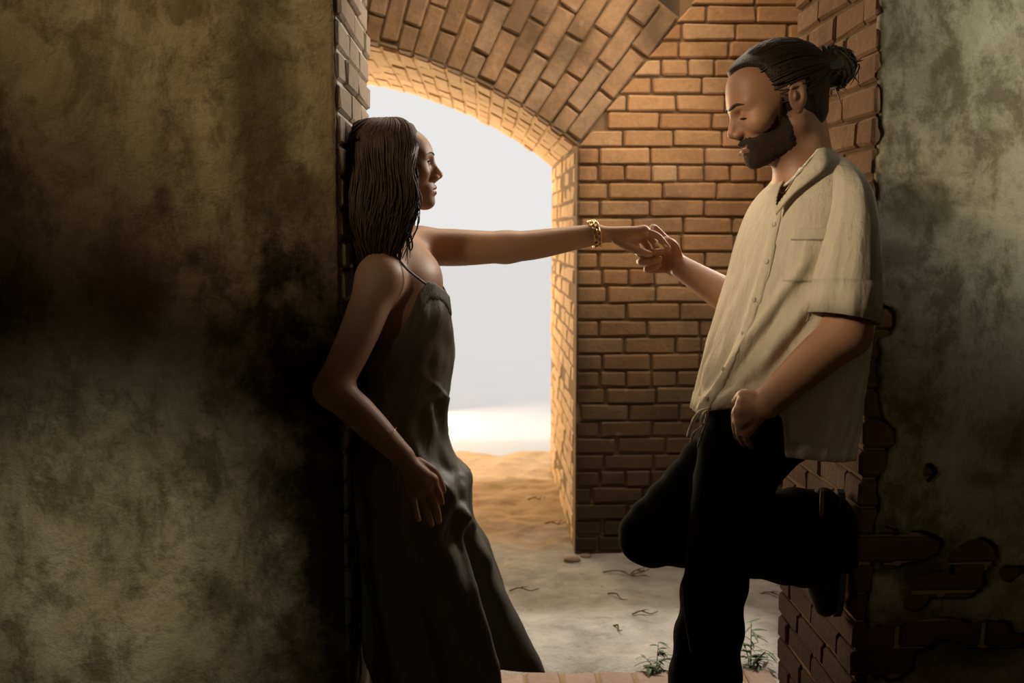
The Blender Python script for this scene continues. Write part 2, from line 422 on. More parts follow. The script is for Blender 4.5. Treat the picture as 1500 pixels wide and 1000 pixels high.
# ---- piers
def jamb(name, label, X, sgn, mat, mort, rows_z, M2):
    w_ = mk(name, *box((X+(.007 if sgn > 0 else -.8), Y0+.02, -.3), (X+(.8 if sgn > 0 else -.007), Y1-.0, TOP)), mort, smooth=False)
    tag(w_, label, kind='structure')
    z = 0; row = 0; d = Y1-Y0
    while z < rows_z:
        cuts = [0, .2, .4, d] if row % 2 else [0, .1, .3, .5, d]
        cuts = [c if c in (0, d) else c+random.uniform(-.012, .012) for c in cuts]
        for c0, c1 in zip(cuts[:-1], cuts[1:]):
            L = round((c1-c0)/.01)*.01
            brick(w_, (X+sgn*.042, Y0+(c0+c1)/2, z+CH/2), (0, -sgn, 0), (0, 0, 1), (-sgn, 0, 0), L-.007, CH-.008, .09, mat)
        z += CH; row += 1
    return w_
wL = jamb('wall_left', 'left pier with brick inner face the woman leans on', XL, -1, M_jl, M_mortw, 2.05, None)
wR = jamb('wall_right', 'right pier with orange brick inner face behind the man', XR, 1, M_jr, M_mort, 2.15, None)

# ---- plaster skins on the pier faces
def plaster(parent, mat, x0, x1, z0, z1, thick, gone, relief, h=.0085):
    nx, nz = int((x1-x0)/h)+1, int((z1-z0)/h)+1
    X, Z = np.meshgrid(np.linspace(x0, x1, nx), np.linspace(z0, z1, nz), indexing='ij')
    Yv = Y0-thick*.5+relief(X, Z)*.5
    G = gone(X, Z)
    idx = np.arange(nx*nz).reshape(nx, nz)
    keep = (G[:-1, :-1]+G[1:, :-1]+G[1:, 1:]+G[:-1, 1:]) < 2
    e = np.clip(1-np.abs(G-.0), 0, 1)
    v = np.stack([X, Yv, Z], -1).reshape(-1, 3)
    q = np.stack([idx[:-1, :-1], idx[1:, :-1], idx[1:, 1:], idx[:-1, 1:]], -1)[keep]
    E = np.sort(np.concatenate([q[:, [0, 1]], q[:, [1, 2]], q[:, [2, 3]], q[:, [3, 0]]]), 1)
    ue, cn = np.unique(E, axis=0, return_counts=True); be = ue[cn == 1]          # soften the broken edge
    for _ in range(2):
        a = np.zeros_like(v); n = np.zeros(len(v))
        for i, j in ((0, 1), (1, 0)): np.add.at(a, be[:, i], v[be[:, j]]); np.add.at(n, be[:, i], 1)
        m = (n > 0) & (v[:, 2] > z0+.01) & (v[:, 2] < z1-.01) & (v[:, 0] > x0+.004) & (v[:, 0] < x1-.004)
        v[m] = .45*v[m]+.55*a[m]/n[m][:, None]
    used = np.unique(q); mp = np.full(nx*nz, -1); mp[used] = np.arange(len(used))
    o = mk('plaster', v[used], mp[q].tolist(), mat, parent)
    m = o.modifiers.new('thickness', 'SOLIDIFY'); m.thickness = thick*.9; m.offset = -1
    return o
def pix(X, Z):
    """photograph position of points on the pier face, used only to place the stains, painted shade and losses"""
    d = np.stack([X, np.full_like(X, Y0), Z-H], -1)
    w_ = d@FW; return 750+F*(d@R_)/w_, 500-F*(d@UP)/w_
def fbm(X, Z, s, seed): return vnoise(X*s, Z*s, seed=seed)+.5*vnoise(X*s*2.7, Z*s*2.7, seed=seed+1)+.3*vnoise(X*s*6, Z*s*6, seed=seed+2)
def stain_shade_node(nt, pos, px, py, rx, rz, soft=.5, wob=.5, wscale=9):
    """an irregular blotch on the pier face centred on a wall point"""
    c = P(px, py, Y0); s = Y0/F
    mp = nt.nodes.new('ShaderNodeMapping'); mp.inputs['Location'].default_value = (-c[0]/(rx*s), 0, -c[2]/(rz*s)); mp.inputs['Scale'].default_value = (1/(rx*s), 0, 1/(rz*s))
    nt.links.new(pos, mp.inputs['Vector'])
    ln = nt.nodes.new('ShaderNodeVectorMath'); ln.operation = 'LENGTH'; nt.links.new(mp.outputs[0], ln.inputs[0])
    d = mth(nt, 'ADD', ln.outputs['Value'], mth(nt, 'MULTIPLY', mth(nt, 'SUBTRACT', noise(nt, pos, wscale, 6, .7), .5), wob*4))
    return ramp(nt, d, [(max(0, 1-soft)*.5, (1, 1, 1)), (.5+soft*.25, (0, 0, 0))]) if False else ramp(nt, mth(nt, 'MULTIPLY', d, .5), [(max(0, .5-soft*.5), (1, 1, 1)), (min(1, .5+soft*.25), (0, 0, 0))])
def plaster_mat(name, a, b_, c, stains_and_shade, bs=.5):
    m, nt, b = newmat(name, .95, .12); pos = geo_pos(nt)
    ps = scaled(nt, pos, (1, 1, .7))
    base = ramp(nt, noise(nt, ps, 4.5, 9, .72, .8), [(.34, a), (.5, b_), (.64, c)])
    fine = ramp(nt, noise(nt, ps, 11, 10, .74, .25), [(.40, (.40, .37, .32)), (.53, (1, 1, 1))])
    base = mix(nt, .85, base, fine, 'MULTIPLY')
    for px, py, rx, rz, col, amt, soft, wob in stains_and_shade:
        base = mix(nt, mth(nt, 'MULTIPLY', stain_shade_node(nt, pos, px, py, rx, rz, soft, wob), amt), base, col)
    nt.links.new(base, b.inputs['Base Color'])
    bump(nt, b, mth(nt, 'ADD', noise(nt, pos, 7, 10, .68, .2), mth(nt, 'MULTIPLY', noise(nt, pos, 70, 5), .12)), bs, .05)
    return m
BLK = (.012, .008, .005); RED = (.045, .016, .008); OLV = (.05, .038, .014)
M_pl = plaster_mat('left_plaster', (.13, .092, .042), (.23, .162, .082), (.29, .215, .12), [
    (380, 130, 55, 190, OLV, .8, .5, .5), (160, 300, 110, 380, (.09, .068, .032), .5, .9, .2), (185, 430, 60, 85, (.07, .028, .015), .7, .6, .3),  # second blotch here is a blurred band of shade painted in
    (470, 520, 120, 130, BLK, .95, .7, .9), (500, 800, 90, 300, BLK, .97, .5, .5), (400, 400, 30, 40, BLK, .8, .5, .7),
    (440, 280, 60, 40, OLV, .6, .6, .8), (290, 380, 26, 20, BLK, .7, .6, .6), (245, 290, 14, 30, BLK, .6, .6, .5), (490, 170, 30, 170, (.2, .12, .05), .4, .8, .5)], .8)
M_pr = plaster_mat('right_plaster', (.19, .165, .105), (.25, .215, .145), (.30, .265, .19), [
    (1345, 300, 55, 45, OLV, .6, .3, .25), (1370, 125, 40, 60, OLV, .4, .7, .4), (1345, 815, 60, 55, BLK, .9, .6, .8), (1300, 800, 26, 45, BLK, .9, .6, .6),
    (1330, 930, 90, 70, RED, .8, .8, .8), (1430, 940, 90, 35, BLK, .9, .5, .4), (1420, 820, 60, 40, RED, .7, .5, .4), (1310, 375, 36, 24, OLV, .5, .5, .4),
    (1400, 950, 190, 160, (.05, .035, .02), .55, 1, .5), (1345, 590, 30, 40, OLV, .6, .6, .8), (1490, 640, 70, 45, OLV, .45, .3, .2), (1440, 700, 40, 14, OLV, .5, .5, .3)], .6)
gone0 = lambda X, Z: np.zeros_like(X)
def relL(X, Z): return .006*fbm(X, Z, 9, 3)+.004*fbm(X, Z, 30, 9)
plaster(wL, M_pl, XL-1.0, XL, .0, 2.3, .03, lambda X, Z: (X > XL-.002-.003*np.abs(fbm(X*0, Z, 20, 5))).astype(int), relL)
PATCH = [(1360, 690, 11, 14), (1424, 812, 42, 26), (1395, 855, 60, 22), (1340, 880, 20, 16), (1400, 920, 80, 20), (1455, 935, 60, 16), (1300, 955, 45, 40), (1335, 935, 40, 25), (1300, 800, 20, 30),
         (1293, 468, 18, 26), (1290, 640, 22, 26), (1340, 800, 38, 22), (1480, 835, 22, 16)]
def goneR(X, Z):
    px, py = pix(X, Z); n = fbm(X, Z, 26, 31)
    edge = np.interp(py, [0, 150, 230, 300, 340, 440, 480, 500, 580, 640, 700, 760, 820, 900, 1000], [1286, 1290, 1289, 1284, 1280, 1283, 1300, 1284, 1283, 1300, 1287, 1282, 1280, 1275, 1268])
    g = px < edge+7*n
    for cx, cy, rx, ry in PATCH: g |= ((px-cx)/rx)**2+((py-cy)/ry)**2+.55*n < 1
    return g.astype(int)
def relR(X, Z):
    px, py = pix(X, Z)
    r = .005*fbm(X, Z, 8, 13)+.003*fbm(X, Z, 28, 19)
    fx = (X/.21+.5*(np.floor(Z/CH) % 2)) % 1; fz = (Z/CH) % 1      # old courses ghosting through the thin coat
    j = np.exp(-((fz-.0)/.12)**2)+np.exp(-((fz-1)/.12)**2)+.6*(np.exp(-(fx/.05)**2)+np.exp(-((fx-1)/.05)**2))
    m = np.clip(vnoise(X*6, Z*6, seed=41)*1.4, 0, 1)
    return r+.007*j*m
plaster(wR, M_pr, XR+.0, XR+1.0, .0, 2.3, .03, goneR, relR, .006)
z = 0; row = 0
while z < 1.9:                                          # bricks bared where the plaster is lost
    x = XR+.002-(row % 2)*.1
    while x < XR+.8:
        a0, a1 = max(x, XR+.0), x+.2
        gx, gz = np.meshgrid(np.linspace(a0, a1, 9), np.linspace(z, z+CH, 5))
        if a1-a0 > .04 and goneR(gx, gz).mean() > .01:
            brick(wR, ((a0+a1)/2, Y0+.055, z+CH/2), (1, 0, 0), (0, 0, 1), (0, -1, 0), round(a1-a0, 2)-.007, CH-.008, .09, M_jr)
        x += .203
    z += CH; row += 1
# ---- enclosing shell (out of frame): near room, back room, roof with its opening
def slab(name, label, boxes, mat=M_stone): return tag(mk(name, *joinm([box(*b) for b in boxes]), mat, smooth=False), label, kind='structure')
slab('wall_pier_left', 'dark masonry running left from the left pier', [((-2.9, Y0+.01, -.3), (XL-.5, Y1, TOP))])
slab('wall_pier_right', 'dark masonry running right from the right pier', [((XR+.5, Y0+.05, -.3), (2.9, Y1, TOP))])
slab('wall_rear', 'dark masonry wall behind the camera', [((-2.9, -1.5, -.3), (2.9, -1.2, TOP))])
slab('wall_side_left', 'dark masonry side wall on the left', [((-2.9, -1.5, -.3), (-2.6, YB+.6, TOP))])
slab('wall_side_right', 'dark masonry side wall on the right', [((2.6, -1.5, -.3), (2.9, Y1, TOP)), ((1.35, Y1-.1, -.3), (1.65, YB+1.5, TOP))])
slab('ceiling', 'dark vaulted roof with a light opening between the piers and back wall', [((-2.9, -1.5, TOP), (2.9, 3.0, TOP+.3)), ((-2.9, 3.0, TOP), (-.45, 3.9, TOP+.3)), ((.95, 3.0, TOP), (2.9, 3.9, TOP+.3)), ((-2.9, 3.9, TOP), (2.9, YB+.8, TOP+.3))])
# ---- floor: pale sand, wave-worn, rising towards the passage
def floor_z(X, Y):
    inside = 1/(1+np.exp(-(Y-4.3)*3))
    z = .012*fbm(X, Y, 3.2, 51)+.006*fbm(X, Y, 11, 57)-.012
    z = z+inside*(.018*fbm(X, Y, 4, 61)+.02)
    lo = 1/(1+np.exp(-(2.95-Y)*40)); return z*(1-lo)-.05*lo
m, nt, b = newmat('sand', .97, .08); pos = geo_pos(nt)
c = ramp(nt, noise(nt, pos, 5, 8, .65, .3), [(.3, (.19, .165, .13)), (.5, (.29, .262, .22)), (.72, (.38, .35, .30))])
c = mix(nt, ramp(nt, noise(nt, scaled(nt, pos, (1, 2.2, 1)), 6, 6, .7), [(.6, (0, 0, 0)), (.74, (1, 1, 1))]), c, (.13, .10, .07))
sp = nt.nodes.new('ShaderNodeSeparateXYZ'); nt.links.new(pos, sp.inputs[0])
bounce_tint = ramp(nt, mth(nt, 'ADD', mth(nt, 'MULTIPLY', mth(nt, 'SUBTRACT', sp.outputs[1], 4.0), .8), mth(nt, 'MULTIPLY', mth(nt, 'SUBTRACT', noise(nt, pos, 4, 5), .5), .9)), [(.0, (0, 0, 0)), (.45, (1, 1, 1))])
c = mix(nt, mth(nt, 'MULTIPLY', bounce_tint, .78), c, (.40, .25, .12))          # warm haze and bounced light tinted into the passage sand
deb = ramp(nt, noise(nt, scaled(nt, pos, (1, 1.6, 1)), 8, 5, .65, .8), [(.62, (0, 0, 0)), (.70, (1, 1, 1))])
c = mix(nt, mth(nt, 'MULTIPLY', deb, .6), c, (.16, .10, .05))
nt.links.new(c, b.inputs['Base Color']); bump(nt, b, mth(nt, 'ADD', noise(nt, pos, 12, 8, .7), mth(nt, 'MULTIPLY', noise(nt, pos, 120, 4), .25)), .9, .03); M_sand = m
ys = np.concatenate([np.linspace(-1.3, 2.85, 12), np.linspace(2.9, 5.9, 180)])
xs = np.concatenate([[-3], np.linspace(-1.6, 1.6, 170), [3]])
X, Yg = np.meshgrid(xs, ys, indexing='ij'); Zg = floor_z(X, Yg); idx = np.arange(X.size).reshape(X.shape)
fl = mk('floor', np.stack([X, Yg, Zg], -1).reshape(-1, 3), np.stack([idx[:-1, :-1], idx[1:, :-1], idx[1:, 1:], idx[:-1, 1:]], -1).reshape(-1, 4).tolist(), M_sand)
tag(fl, 'pale sandy floor scattered with debris, tinted with warm light in the passage', kind='structure')
M_out = flat_mat('sunlit_sand', (.39, .39, .40), 1, 0, nscale=2, namp=.04)
X, Yg = np.meshgrid(np.linspace(-40, 40, 30), np.concatenate([np.linspace(5.8, 8, 12), np.linspace(9, 90, 20)]), indexing='ij'); Zg = .05+.03*vnoise(X, Yg, seed=66); Zg[:, 0] = -.1; idx = np.arange(X.size).reshape(X.shape)
tag(mk('ground_outside', np.stack([X, Yg, Zg], -1).reshape(-1, 3), np.stack([idx[:-1, :-1], idx[1:, :-1], idx[1:, 1:], idx[:-1, 1:]], -1).reshape(-1, 4).tolist(), M_out), 'sun bleached sand outside the passage, blown out white', kind='structure')
# brick sill between the piers
si = mk('trim_2', *box((XL, Y0-.1, -.1), (XR, 2.93, -.012)), M_mort, smooth=False); tag(si, 'row of worn paving bricks between the two piers', kind='structure')
yy = 2.935
for r in range(4):
    x = XL+.0+(r % 2)*.05
    L = .2
    while x < XR-.02:
        wd = min(.104, XR-x)
        if wd > .03: brick(si, (x+wd/2, yy-.1-r*.206, -.034), (0, 1, 0), (-1, 0, 0), (0, 0, 1), .196, round(wd-.007, 2), .06, M_sill)
        x += .108
# ================================================================== PEOPLE
def skin_mat(name, rough=.5):
    m, nt, b = newmat(name, rough, .35)
    a = nt.nodes.new('ShaderNodeAttribute'); a.attribute_name = 'tint'
    pos = coord(nt); f = noise(nt, pos, 40, 4)
    nt.links.new(mix(nt, mth(nt, 'MULTIPLY', f, .25), a.outputs['Color'], (.30, .12, .06)), b.inputs['Base Color'])
    b.inputs['Subsurface Weight'].default_value = .12; b.inputs['Subsurface Scale'].default_value = .01
    b.inputs['Subsurface Radius'].default_value = (1, .4, .2)
    bump(nt, b, noise(nt, pos, 220, 3), .12, .002); return m
def hair_mat(name, a, b_):
    m, nt, b = newmat(name, .52, .22); pos = coord(nt, 'Object')
    nt.links.new(ramp(nt, noise(nt, scaled(nt, pos, (260, 260, 14)), 1, 3), [(.3, a), (.7, b_)]), b.inputs['Base Color'])
    bump(nt, b, noise(nt, scaled(nt, pos, (420, 420, 18)), 1, 2), .5, .004); return m
def cloth_mat(name, a, b_, weave=500, crinkle=(60, 60, 12), cs=.4, rough=.85, spec=.15, trans=0, sheen=0):
    m, nt, b = newmat(name, rough, spec); pos = coord(nt)
    f = noise(nt, scaled(nt, pos, crinkle), 1, 5, .65)
    nt.links.new(mix(nt, f, a, b_), b.inputs['Base Color'])
    if sheen: b.inputs['Sheen Weight'].default_value = sheen
    bump(nt, b, mth(nt, 'ADD', f, mth(nt, 'MULTIPLY', noise(nt, pos, weave, 2), .25)), cs, .006)
    if trans:
        t = nt.nodes.new('ShaderNodeBsdfTranslucent'); t.inputs[0].default_value = (*b_, 1)
        ms = nt.nodes.new('ShaderNodeMixShader'); ms.inputs[0].default_value = trans
        out = nt.nodes['Material Output']; nt.links.new(b.outputs[0], ms.inputs[1]); nt.links.new(t.outputs[0], ms.inputs[2]); nt.links.new(ms.outputs[0], out.inputs['Surface'])
    return m
M_skw = skin_mat('skin_light'); M_skm = skin_mat('skin_tanned')
M_hw = hair_mat('dark_brown_hair', (.012, .007, .004), (.085, .046, .022)); M_hm = hair_mat('brown_hair', (.018, .011, .006), (.060, .036, .020))
M_beard = flat_mat('beard_hair', (.040, .024, .014), .8, .15, nscale=300, namp=.6, bscale=420, bstr=.9, bdist=.004)
M_dress = cloth_mat('olive_grey_satin', (.115, .105, .082), (.165, .152, .122), 700, (80, 80, 45), .25, .45, .4)
M_lace = flat_mat('grey_lace', (.20, .188, .16), .8, .2, nscale=120, namp=.6, bscale=170, bstr=.5, bdist=.004)
M_linen = cloth_mat('cream_linen', (.56, .46, .34), (.82, .72, .57), 600, (75, 75, 16), .9, .9, .1, .16)
M_black = flat_mat('black_cloth', (.0055, .0052, .0055), .95, .03, bscale=60, bstr=.3, bdist=.004)
M_seam = flat_mat('brown_seam_thread', (.10, .06, .03), .8)
M_cord = flat_mat('cream_cord', (.55, .48, .36), .85)
M_gold = flat_mat('gold', (.75, .52, .25), .28, .5, 1); M_silver = flat_mat('silver', (.75, .72, .66), .3, .5, 1)
M_pearl = flat_mat('pearl', (.72, .66, .58), .25, .6); M_lip = None
M_shoe = flat_mat('black_leather', (.006, .005, .005), .6, .15); M_sole = flat_mat('dark_rubber', (.03, .026, .022), .8)
M_dark = flat_mat('dark_lash', (.012, .007, .005), .7); M_button = flat_mat('shell_button', (.50, .42, .30), .35, .5)
M_nail = flat_mat('pale_nail', (.72, .55, .46), .25, .5)
def frame(pitch_down, sgn, roll=0, yaw=0):
    """head axes in the world: forward, left, up; sgn = +1 faces +X, -1 faces -X"""
    f = V3(sgn*math.cos(pitch_down)*math.cos(yaw), math.sin(yaw), -math.sin(pitch_down)); f /= np.linalg.norm(f)
    l = np.cross(V3(0, 0, 1), f); l /= np.linalg.norm(l); return f, l, np.cross(f, l)
class Head:
    def __init__(s, S, O, fr, sc, male):
        f, l, u = fr; s.O, s.M, s.sc = np.asarray(O, float), np.stack([f, l, u], 1), sc
        M = s.M; W = s.W; s.S = S
        def E(c, r, k, op='u', rot=None): S.el(W(*c), np.array(r)*sc, k*sc, op, M if rot is None else M@rot)
        def RC(a, b, ra, rb, k): S.rc(W(*a), W(*b), ra*sc, rb*sc, k*sc)
        E((-.014, 0, .030), (.100, .076, .084), .02) if male else E((-.014, 0, .024), (.100, .076, .074), .02)
        if male: E((.042, 0, .032), (.050, .060, .058), .03)
        else: E((.040, 0, .020), (.050, .060, .046), .03)
        RC((.040, 0, .0), (.043, 0, -.055), .054, .044, .03)
        for y in (-1, 1):
            E((.058, y*.047, -.028), (.028, .025, .022), .022)
            RC((.068, y*.012, -.094), (-.008, y*.050, -.060), .019, .018, .022)
        E((.030, 0, -.072), (.052, .042, .030), .022)
        E((.080, 0, -.098), (.0175, .022, .0155 if not male else .018), .012)
        E((.076, 0, -.066), (.023, .030, .022), .016)
        for y in (-1, 1):
            RC((.085, y*.010, .013), (.070, y*.044, .014), .0125 if male else .0075, .010 if male else .008, .014)
            E((.099, y*.031, -.004), (.017, .017, .0095), .012, 's')
            E((.0765, y*.031, -.005), (.0125, .0125, .0125), .003)
        if male: RC((.090, 0, .006), (.1100, 0, -.032), .0075, .0095, .010)
        else: RC((.089, 0, .006), (.111, 0, -.031), .0065, .0085, .011)
        RC((.112, 0, -.035), (.098, 0, -.046), .0075, .006, .006)
        RC((.080, 0, .0), (.092, 0, -.036), .012, .0145, .008)
        for y in (-1, 1): E((.100, y*.0115, -.040), (.011, .0075, .0075), .006)
        RC((.0985, 0, -.0635), (.082, y*.0, -.066), .0060, .006, .004)
        for y in (-1, 1):
            RC((.0985, y*.004, -.0635), (.083, y*.021, -.0695), .0052, .0035, .004)
            RC((.0975, y*.003, -.0755), (.083, y*.020, -.0715), .0062, .0035, .004)
        E((.104, 0, -.0695), (.016, .024, .0013), .003, 's')
        a = -.3; rot = np.array([[math.cos(a), 0, math.sin(a)], [0, 1, 0], [-math.sin(a), 0, math.cos(a)]])
        for y in (-1, 1):
            ex = -.018
            E((ex, y*.080, -.006), (.019, .0075, .033), .006, 'u', rot)
            E((ex+.002, y*.089, -.002), (.011, .008, .021), .004, 's', rot)
            E((ex+.006, y*.083, -.006), (.0045, .006, .010), .003, 'u', rot)
            E((ex+.006, y*.078, -.034), (.008, .006, .009), .005, 'u', rot)
    def W(s, x, y, z): return s.O+s.M@(V3(x, y, z)*s.sc)
    def on(s, y, z, out=.0):
        xs = np.linspace(.15, .02, 261); p = np.array([s.W(x, y, z) for x in xs]); d = s.S.at(p[:, 0], p[:, 1], p[:, 2]); i = int(np.argmax(d < 0)); return s.W(xs[i]+out, y, z)
    def L(s, X): return ((X-s.O)@s.M)/s.sc
    def gridL(s, ax):
        x, y, z = ax[0][:, None, None]-s.O[0], ax[1][None, :, None]-s.O[1], ax[2][None, None, :]-s.O[2]
        return [(x*s.M[0, i]+y*s.M[1, i]+z*s.M[2, i])/s.sc for i in range(3)]
def hand(S, wrist, palm_pts, fingers, thumb, rp=.014, k=.012, bridge=.8, fr=1.0):
    """palm: four metacarpals from the wrist; each finger its own tapering chain; thumb from the side of the palm"""
    for q in palm_pts: S.rc(wrist, q, rp*1.05, rp*.85, k)
    for a, b in zip(palm_pts[:-1], palm_pts[1:]): S.rc(a, b, rp*bridge, rp*bridge, k)
    for i, fg in enumerate(fingers):
        n = len(fg); r = np.linspace(.0092, .0066, n)*(1 if i < 3 else .88)*rp/.014*fr
        S.chain(fg, r, .004)
    S.chain(thumb, np.linspace(.0125, .0078, len(thumb))*rp/.014, .006)
def nail(c, n, t, w=.0045, l=.006):
    n = n/np.linalg.norm(n); t = t-n*(t@n); t /= np.linalg.norm(t); s_ = np.cross(n, t)
    v, f = ball((0, 0, 0), 1, 8, 6); return np.asarray(c)+v[:, :1]*t*l+v[:, 1:2]*s_*w+v[:, 2:]*n*.0012, f
def strands(paths, r0, sides=5, taper=True):
    out = []
    for p in paths:
        n = len(p); t = np.linspace(0, 1, n); r = r0*random.uniform(.7, 1.25)*(np.minimum(1, .45+t*4)*np.sqrt(np.clip(1.03-t, .02, 1)) if taper else 1)
        out.append(tube(p, r, sides, flat=.6))
    return joinm(out)
def lerp_rows(rows, L):
    rows = np.asarray(rows, float); return np.array([np.interp(L, np.arange(len(rows)), rows[:, j]) for j in range(rows.shape[1])])
def smooth_rows(rows, n):
    return cr(np.asarray(rows, float), n)

# ------------------------------------------------------------------ WOMAN
YW = 2.42
wb0 = P(600, 600, YW); baseW = V3(wb0[0], YW, -.012)
SW = SDF()
OW = P(575, 239, YW); frW = frame(math.radians(-3), 1, yaw=math.radians(6))
HW = Head(SW, OW, frW, .955, False)
SW.rc(HW.W(-.018, 0, -.045), P(574, 362, YW), .047, .052, .03)
sR, sL = P(556, 408, 2.275), P(612, 361, 2.56)
SW.rc(P(566, 385, 2.36), sR, .046, .048, .04); SW.rc(P(590, 378, 2.47), sL, .048, .044, .04)
SW.el(P(585, 450, YW), (.100, .130, .14), .04); SW.el(P(603, 405, 2.44), (.068, .115, .06), .04)
for q, yy_ in ((634, 2.35), (640, 2.47)): SW.el(P(q-22, 455, yy_), (.040, .045, .050), .03)
SW.rc(P(590, 500, YW), P(588, 600, YW), .085, .088, .06); SW.el(P(590, 660, YW), (.085, .120, .10), .05)
fl_z = 0.0
for sy in (-.085, .085):
    hip = P(585, 690, YW+sy); kn = P(640, 860, YW+sy*.9); an = V3(kn[0]-.02, kn[1], .075)
    SW.chain([hip, kn, kn*.7+an*.3+V3(-.012, 0, 0), an], [.074, .052, .050, .034], .03)
    SW.rc(an+V3(-.03, 0, -.045), an+V3(.03, 0, -.04), .028, .026, .02); SW.rc(an+V3(.0, 0, -.035), an+V3(.13, sy*.15, -.06), .033, .020, .02)
    for i in range(5): SW.rc(an+V3(.13, (i-2)*.014, -.066), an+V3(.165-abs(i-1.6)*.008, (i-2)*.015, -.070), .010, .008, .004)
# near arm hanging, elbow out past the corner of the pier
elR = P(486, 570, 2.165); wrR = P(590, 668, 2.155)
SW.chain([sR, sR*.5+elR*.5+V3(.006, 0, 0), elR], [.047, .043, .036], .03)
SW.chain([elR, elR*.6+wrR*.4+V3(.0, 0, .004), wrR], [.036, .036, .0245], .02)
kn = [P(633, 703, 2.148), P(624, 712, 2.140), P(613, 718, 2.140), P(603, 720, 2.148)]
fg = [[kn[0], P(643, 722, 2.150), P(647, 736, 2.155)], [kn[1], P(636, 735, 2.140), P(641, 752, 2.145), P(643, 763, 2.155)],
      [kn[2], P(622, 739, 2.138), P(628, 757, 2.144), P(632, 768, 2.155)], [kn[3], P(607, 738, 2.146), P(610, 751, 2.152), P(613, 761, 2.160)]]
hand(SW, wrR, kn, fg, [wrR*.6+kn[0]*.4+V3(.008, .012, .004), P(634, 690, 2.170), P(644, 706, 2.175), P(649, 718, 2.175)], .0135)
nailsW = [(fg[1][-1], V3(.2, -1, .1), fg[1][-1]-fg[1][-2]), (fg[2][-1], V3(.2, -1, .1), fg[2][-1]-fg[2][-2]), (fg[0][-1], V3(.6, -.8, .1), fg[0][-1]-fg[0][-2])]
# far arm stretched out to the man's hand
elL = P(742, 362, 2.585); wrL = P(872, 343, 2.60)
SW.chain([sL, sL*.55+elL*.45+V3(0, 0, -.002), elL], [.046, .046, .038], .03)
SW.chain([elL, elL*.65+wrL*.35+V3(0, 0, -.004), wrL], [.038, .037, .0265], .02)
kn = [P(943, 338, 2.585), P(941, 340, 2.60), P(936, 345, 2.62), P(929, 352, 2.637)]
fg2 = [[kn[0], P(962, 345, 2.575), P(973, 356, 2.57), P(979, 364, 2.57)], [kn[1], P(957, 353, 2.60), P(962, 367, 2.595), P(960, 374, 2.59)],
       [kn[2], P(948, 360, 2.62), P(952, 372, 2.61), P(951, 378, 2.60)], [kn[3], P(936, 364, 2.645), P(940, 375, 2.635), P(942, 380, 2.625)]]
hand(SW, wrL, kn, fg2, [P(904, 351, 2.590), P(921, 361, 2.572), P(938, 368, 2.56), P(951, 372, 2.558)], .0145)
nailsW += [(P(950, 370.5, 2.552), V3(.1, -1, .3), V3(.9, 0, -.25)), (P(975, 359, 2.563), V3(.2, -1, .5), V3(.6, 0, -.7)), (P(962, 358, 2.572), V3(.2, -1, .4), V3(.4, 0, -.8))]
def bx(*pts, pad=.03):
    a = np.array(pts); return a.min(0)-pad, a.max(0)+pad
lo, hi = HW.O-V3(.14, .10, .135), HW.O+V3(.14, .10, .13)
h1 = bx(wrR, *[q for f_ in fg for q in f_], pad=.028); h2 = bx(wrL, *[q for f_ in fg2 for q in f_], pad=.03)
allv = bx(elR, wrL, V3(0, 2.42, -.01), HW.W(0, 0, .13), P(560, 300, 2.25), P(600, 300, 2.66), P(660, 900, 2.42)+V3(.16, 0, 0), pad=.06)
v, f = sdf_mesh(SW, allv[0], allv[1], .0072, [(lo, hi, .0027), (*h1, .0024), (*h2, .0024)])
woman = mk('person', v, f, M_skw, base=baseW)
tag(woman, 'dark haired woman in a grey slip dress leaning on the left pier, arm stretched out', 'person')
c = np.tile(V3(.50, .285, .175), (len(v), 1)); Lc = HW.L(v)
lip = (np.abs(Lc[:, 1]) < .022) & (Lc[:, 0] > .084) & (Lc[:, 2] > -.083) & (Lc[:, 2] < -.0585); c[lip] = (.38, .12, .085)
ck = np.exp(-(((Lc[:, 0]-.07)/.03)**2+((np.abs(Lc[:, 1])-.05)/.03)**2+((Lc[:, 2]+.035)/.025)**2))[:, None]; c = c*(1-.25*ck)+.25*ck*V3(.62, .26, .18)
paint(woman, c)
for q, n_, t_ in nailsW: tag(mk('nail', *nail(q, n_, t_), M_nail, woman), 'pale varnished finger nail')
# brows, lashes, eyes
def eye_bits(Hd, parent, ys, closed):
    for y in ys:
        e = Hd.W(.0765, y*.031, -.005)
        if not closed:
            mk('eye', *ball(Hd.W(.0778, y*.031, -.005), .0121*Hd.sc, 14, 10), flat_mat('eye_white', (.5, .44, .38), .3), parent)
            mk('iris', *ball(Hd.W(.0845, y*.031, -.005), .0062*Hd.sc, 10, 8), M_dark, parent)
        zz = -.011 if closed else .0
        mk('eyelash', *tube([Hd.on(y*(.031-.014), zz+.001), Hd.on(y*.027, zz, .0025), Hd.on(y*.037, zz-.001, .0035), Hd.on(y*(.031+.017), zz-.003)], [.0008, .0018, .0022, .0008], 6), M_dark, parent)
        mk('eyebrow', *tube(cr([Hd.on(y*.010, .0145, .001), Hd.on(y*.022, .0175, .001), Hd.on(y*.036, .0195, .001), Hd.on(y*.052, .014)], 12), np.interp(np.linspace(0, 1, 12), [0, .4, .8, 1], [.0026, .0038, .0028, .001])*(1 if closed else .42), 6), M_hm if closed else M_hw, parent)
eye_bits(HW, woman, (-1, 1), False)
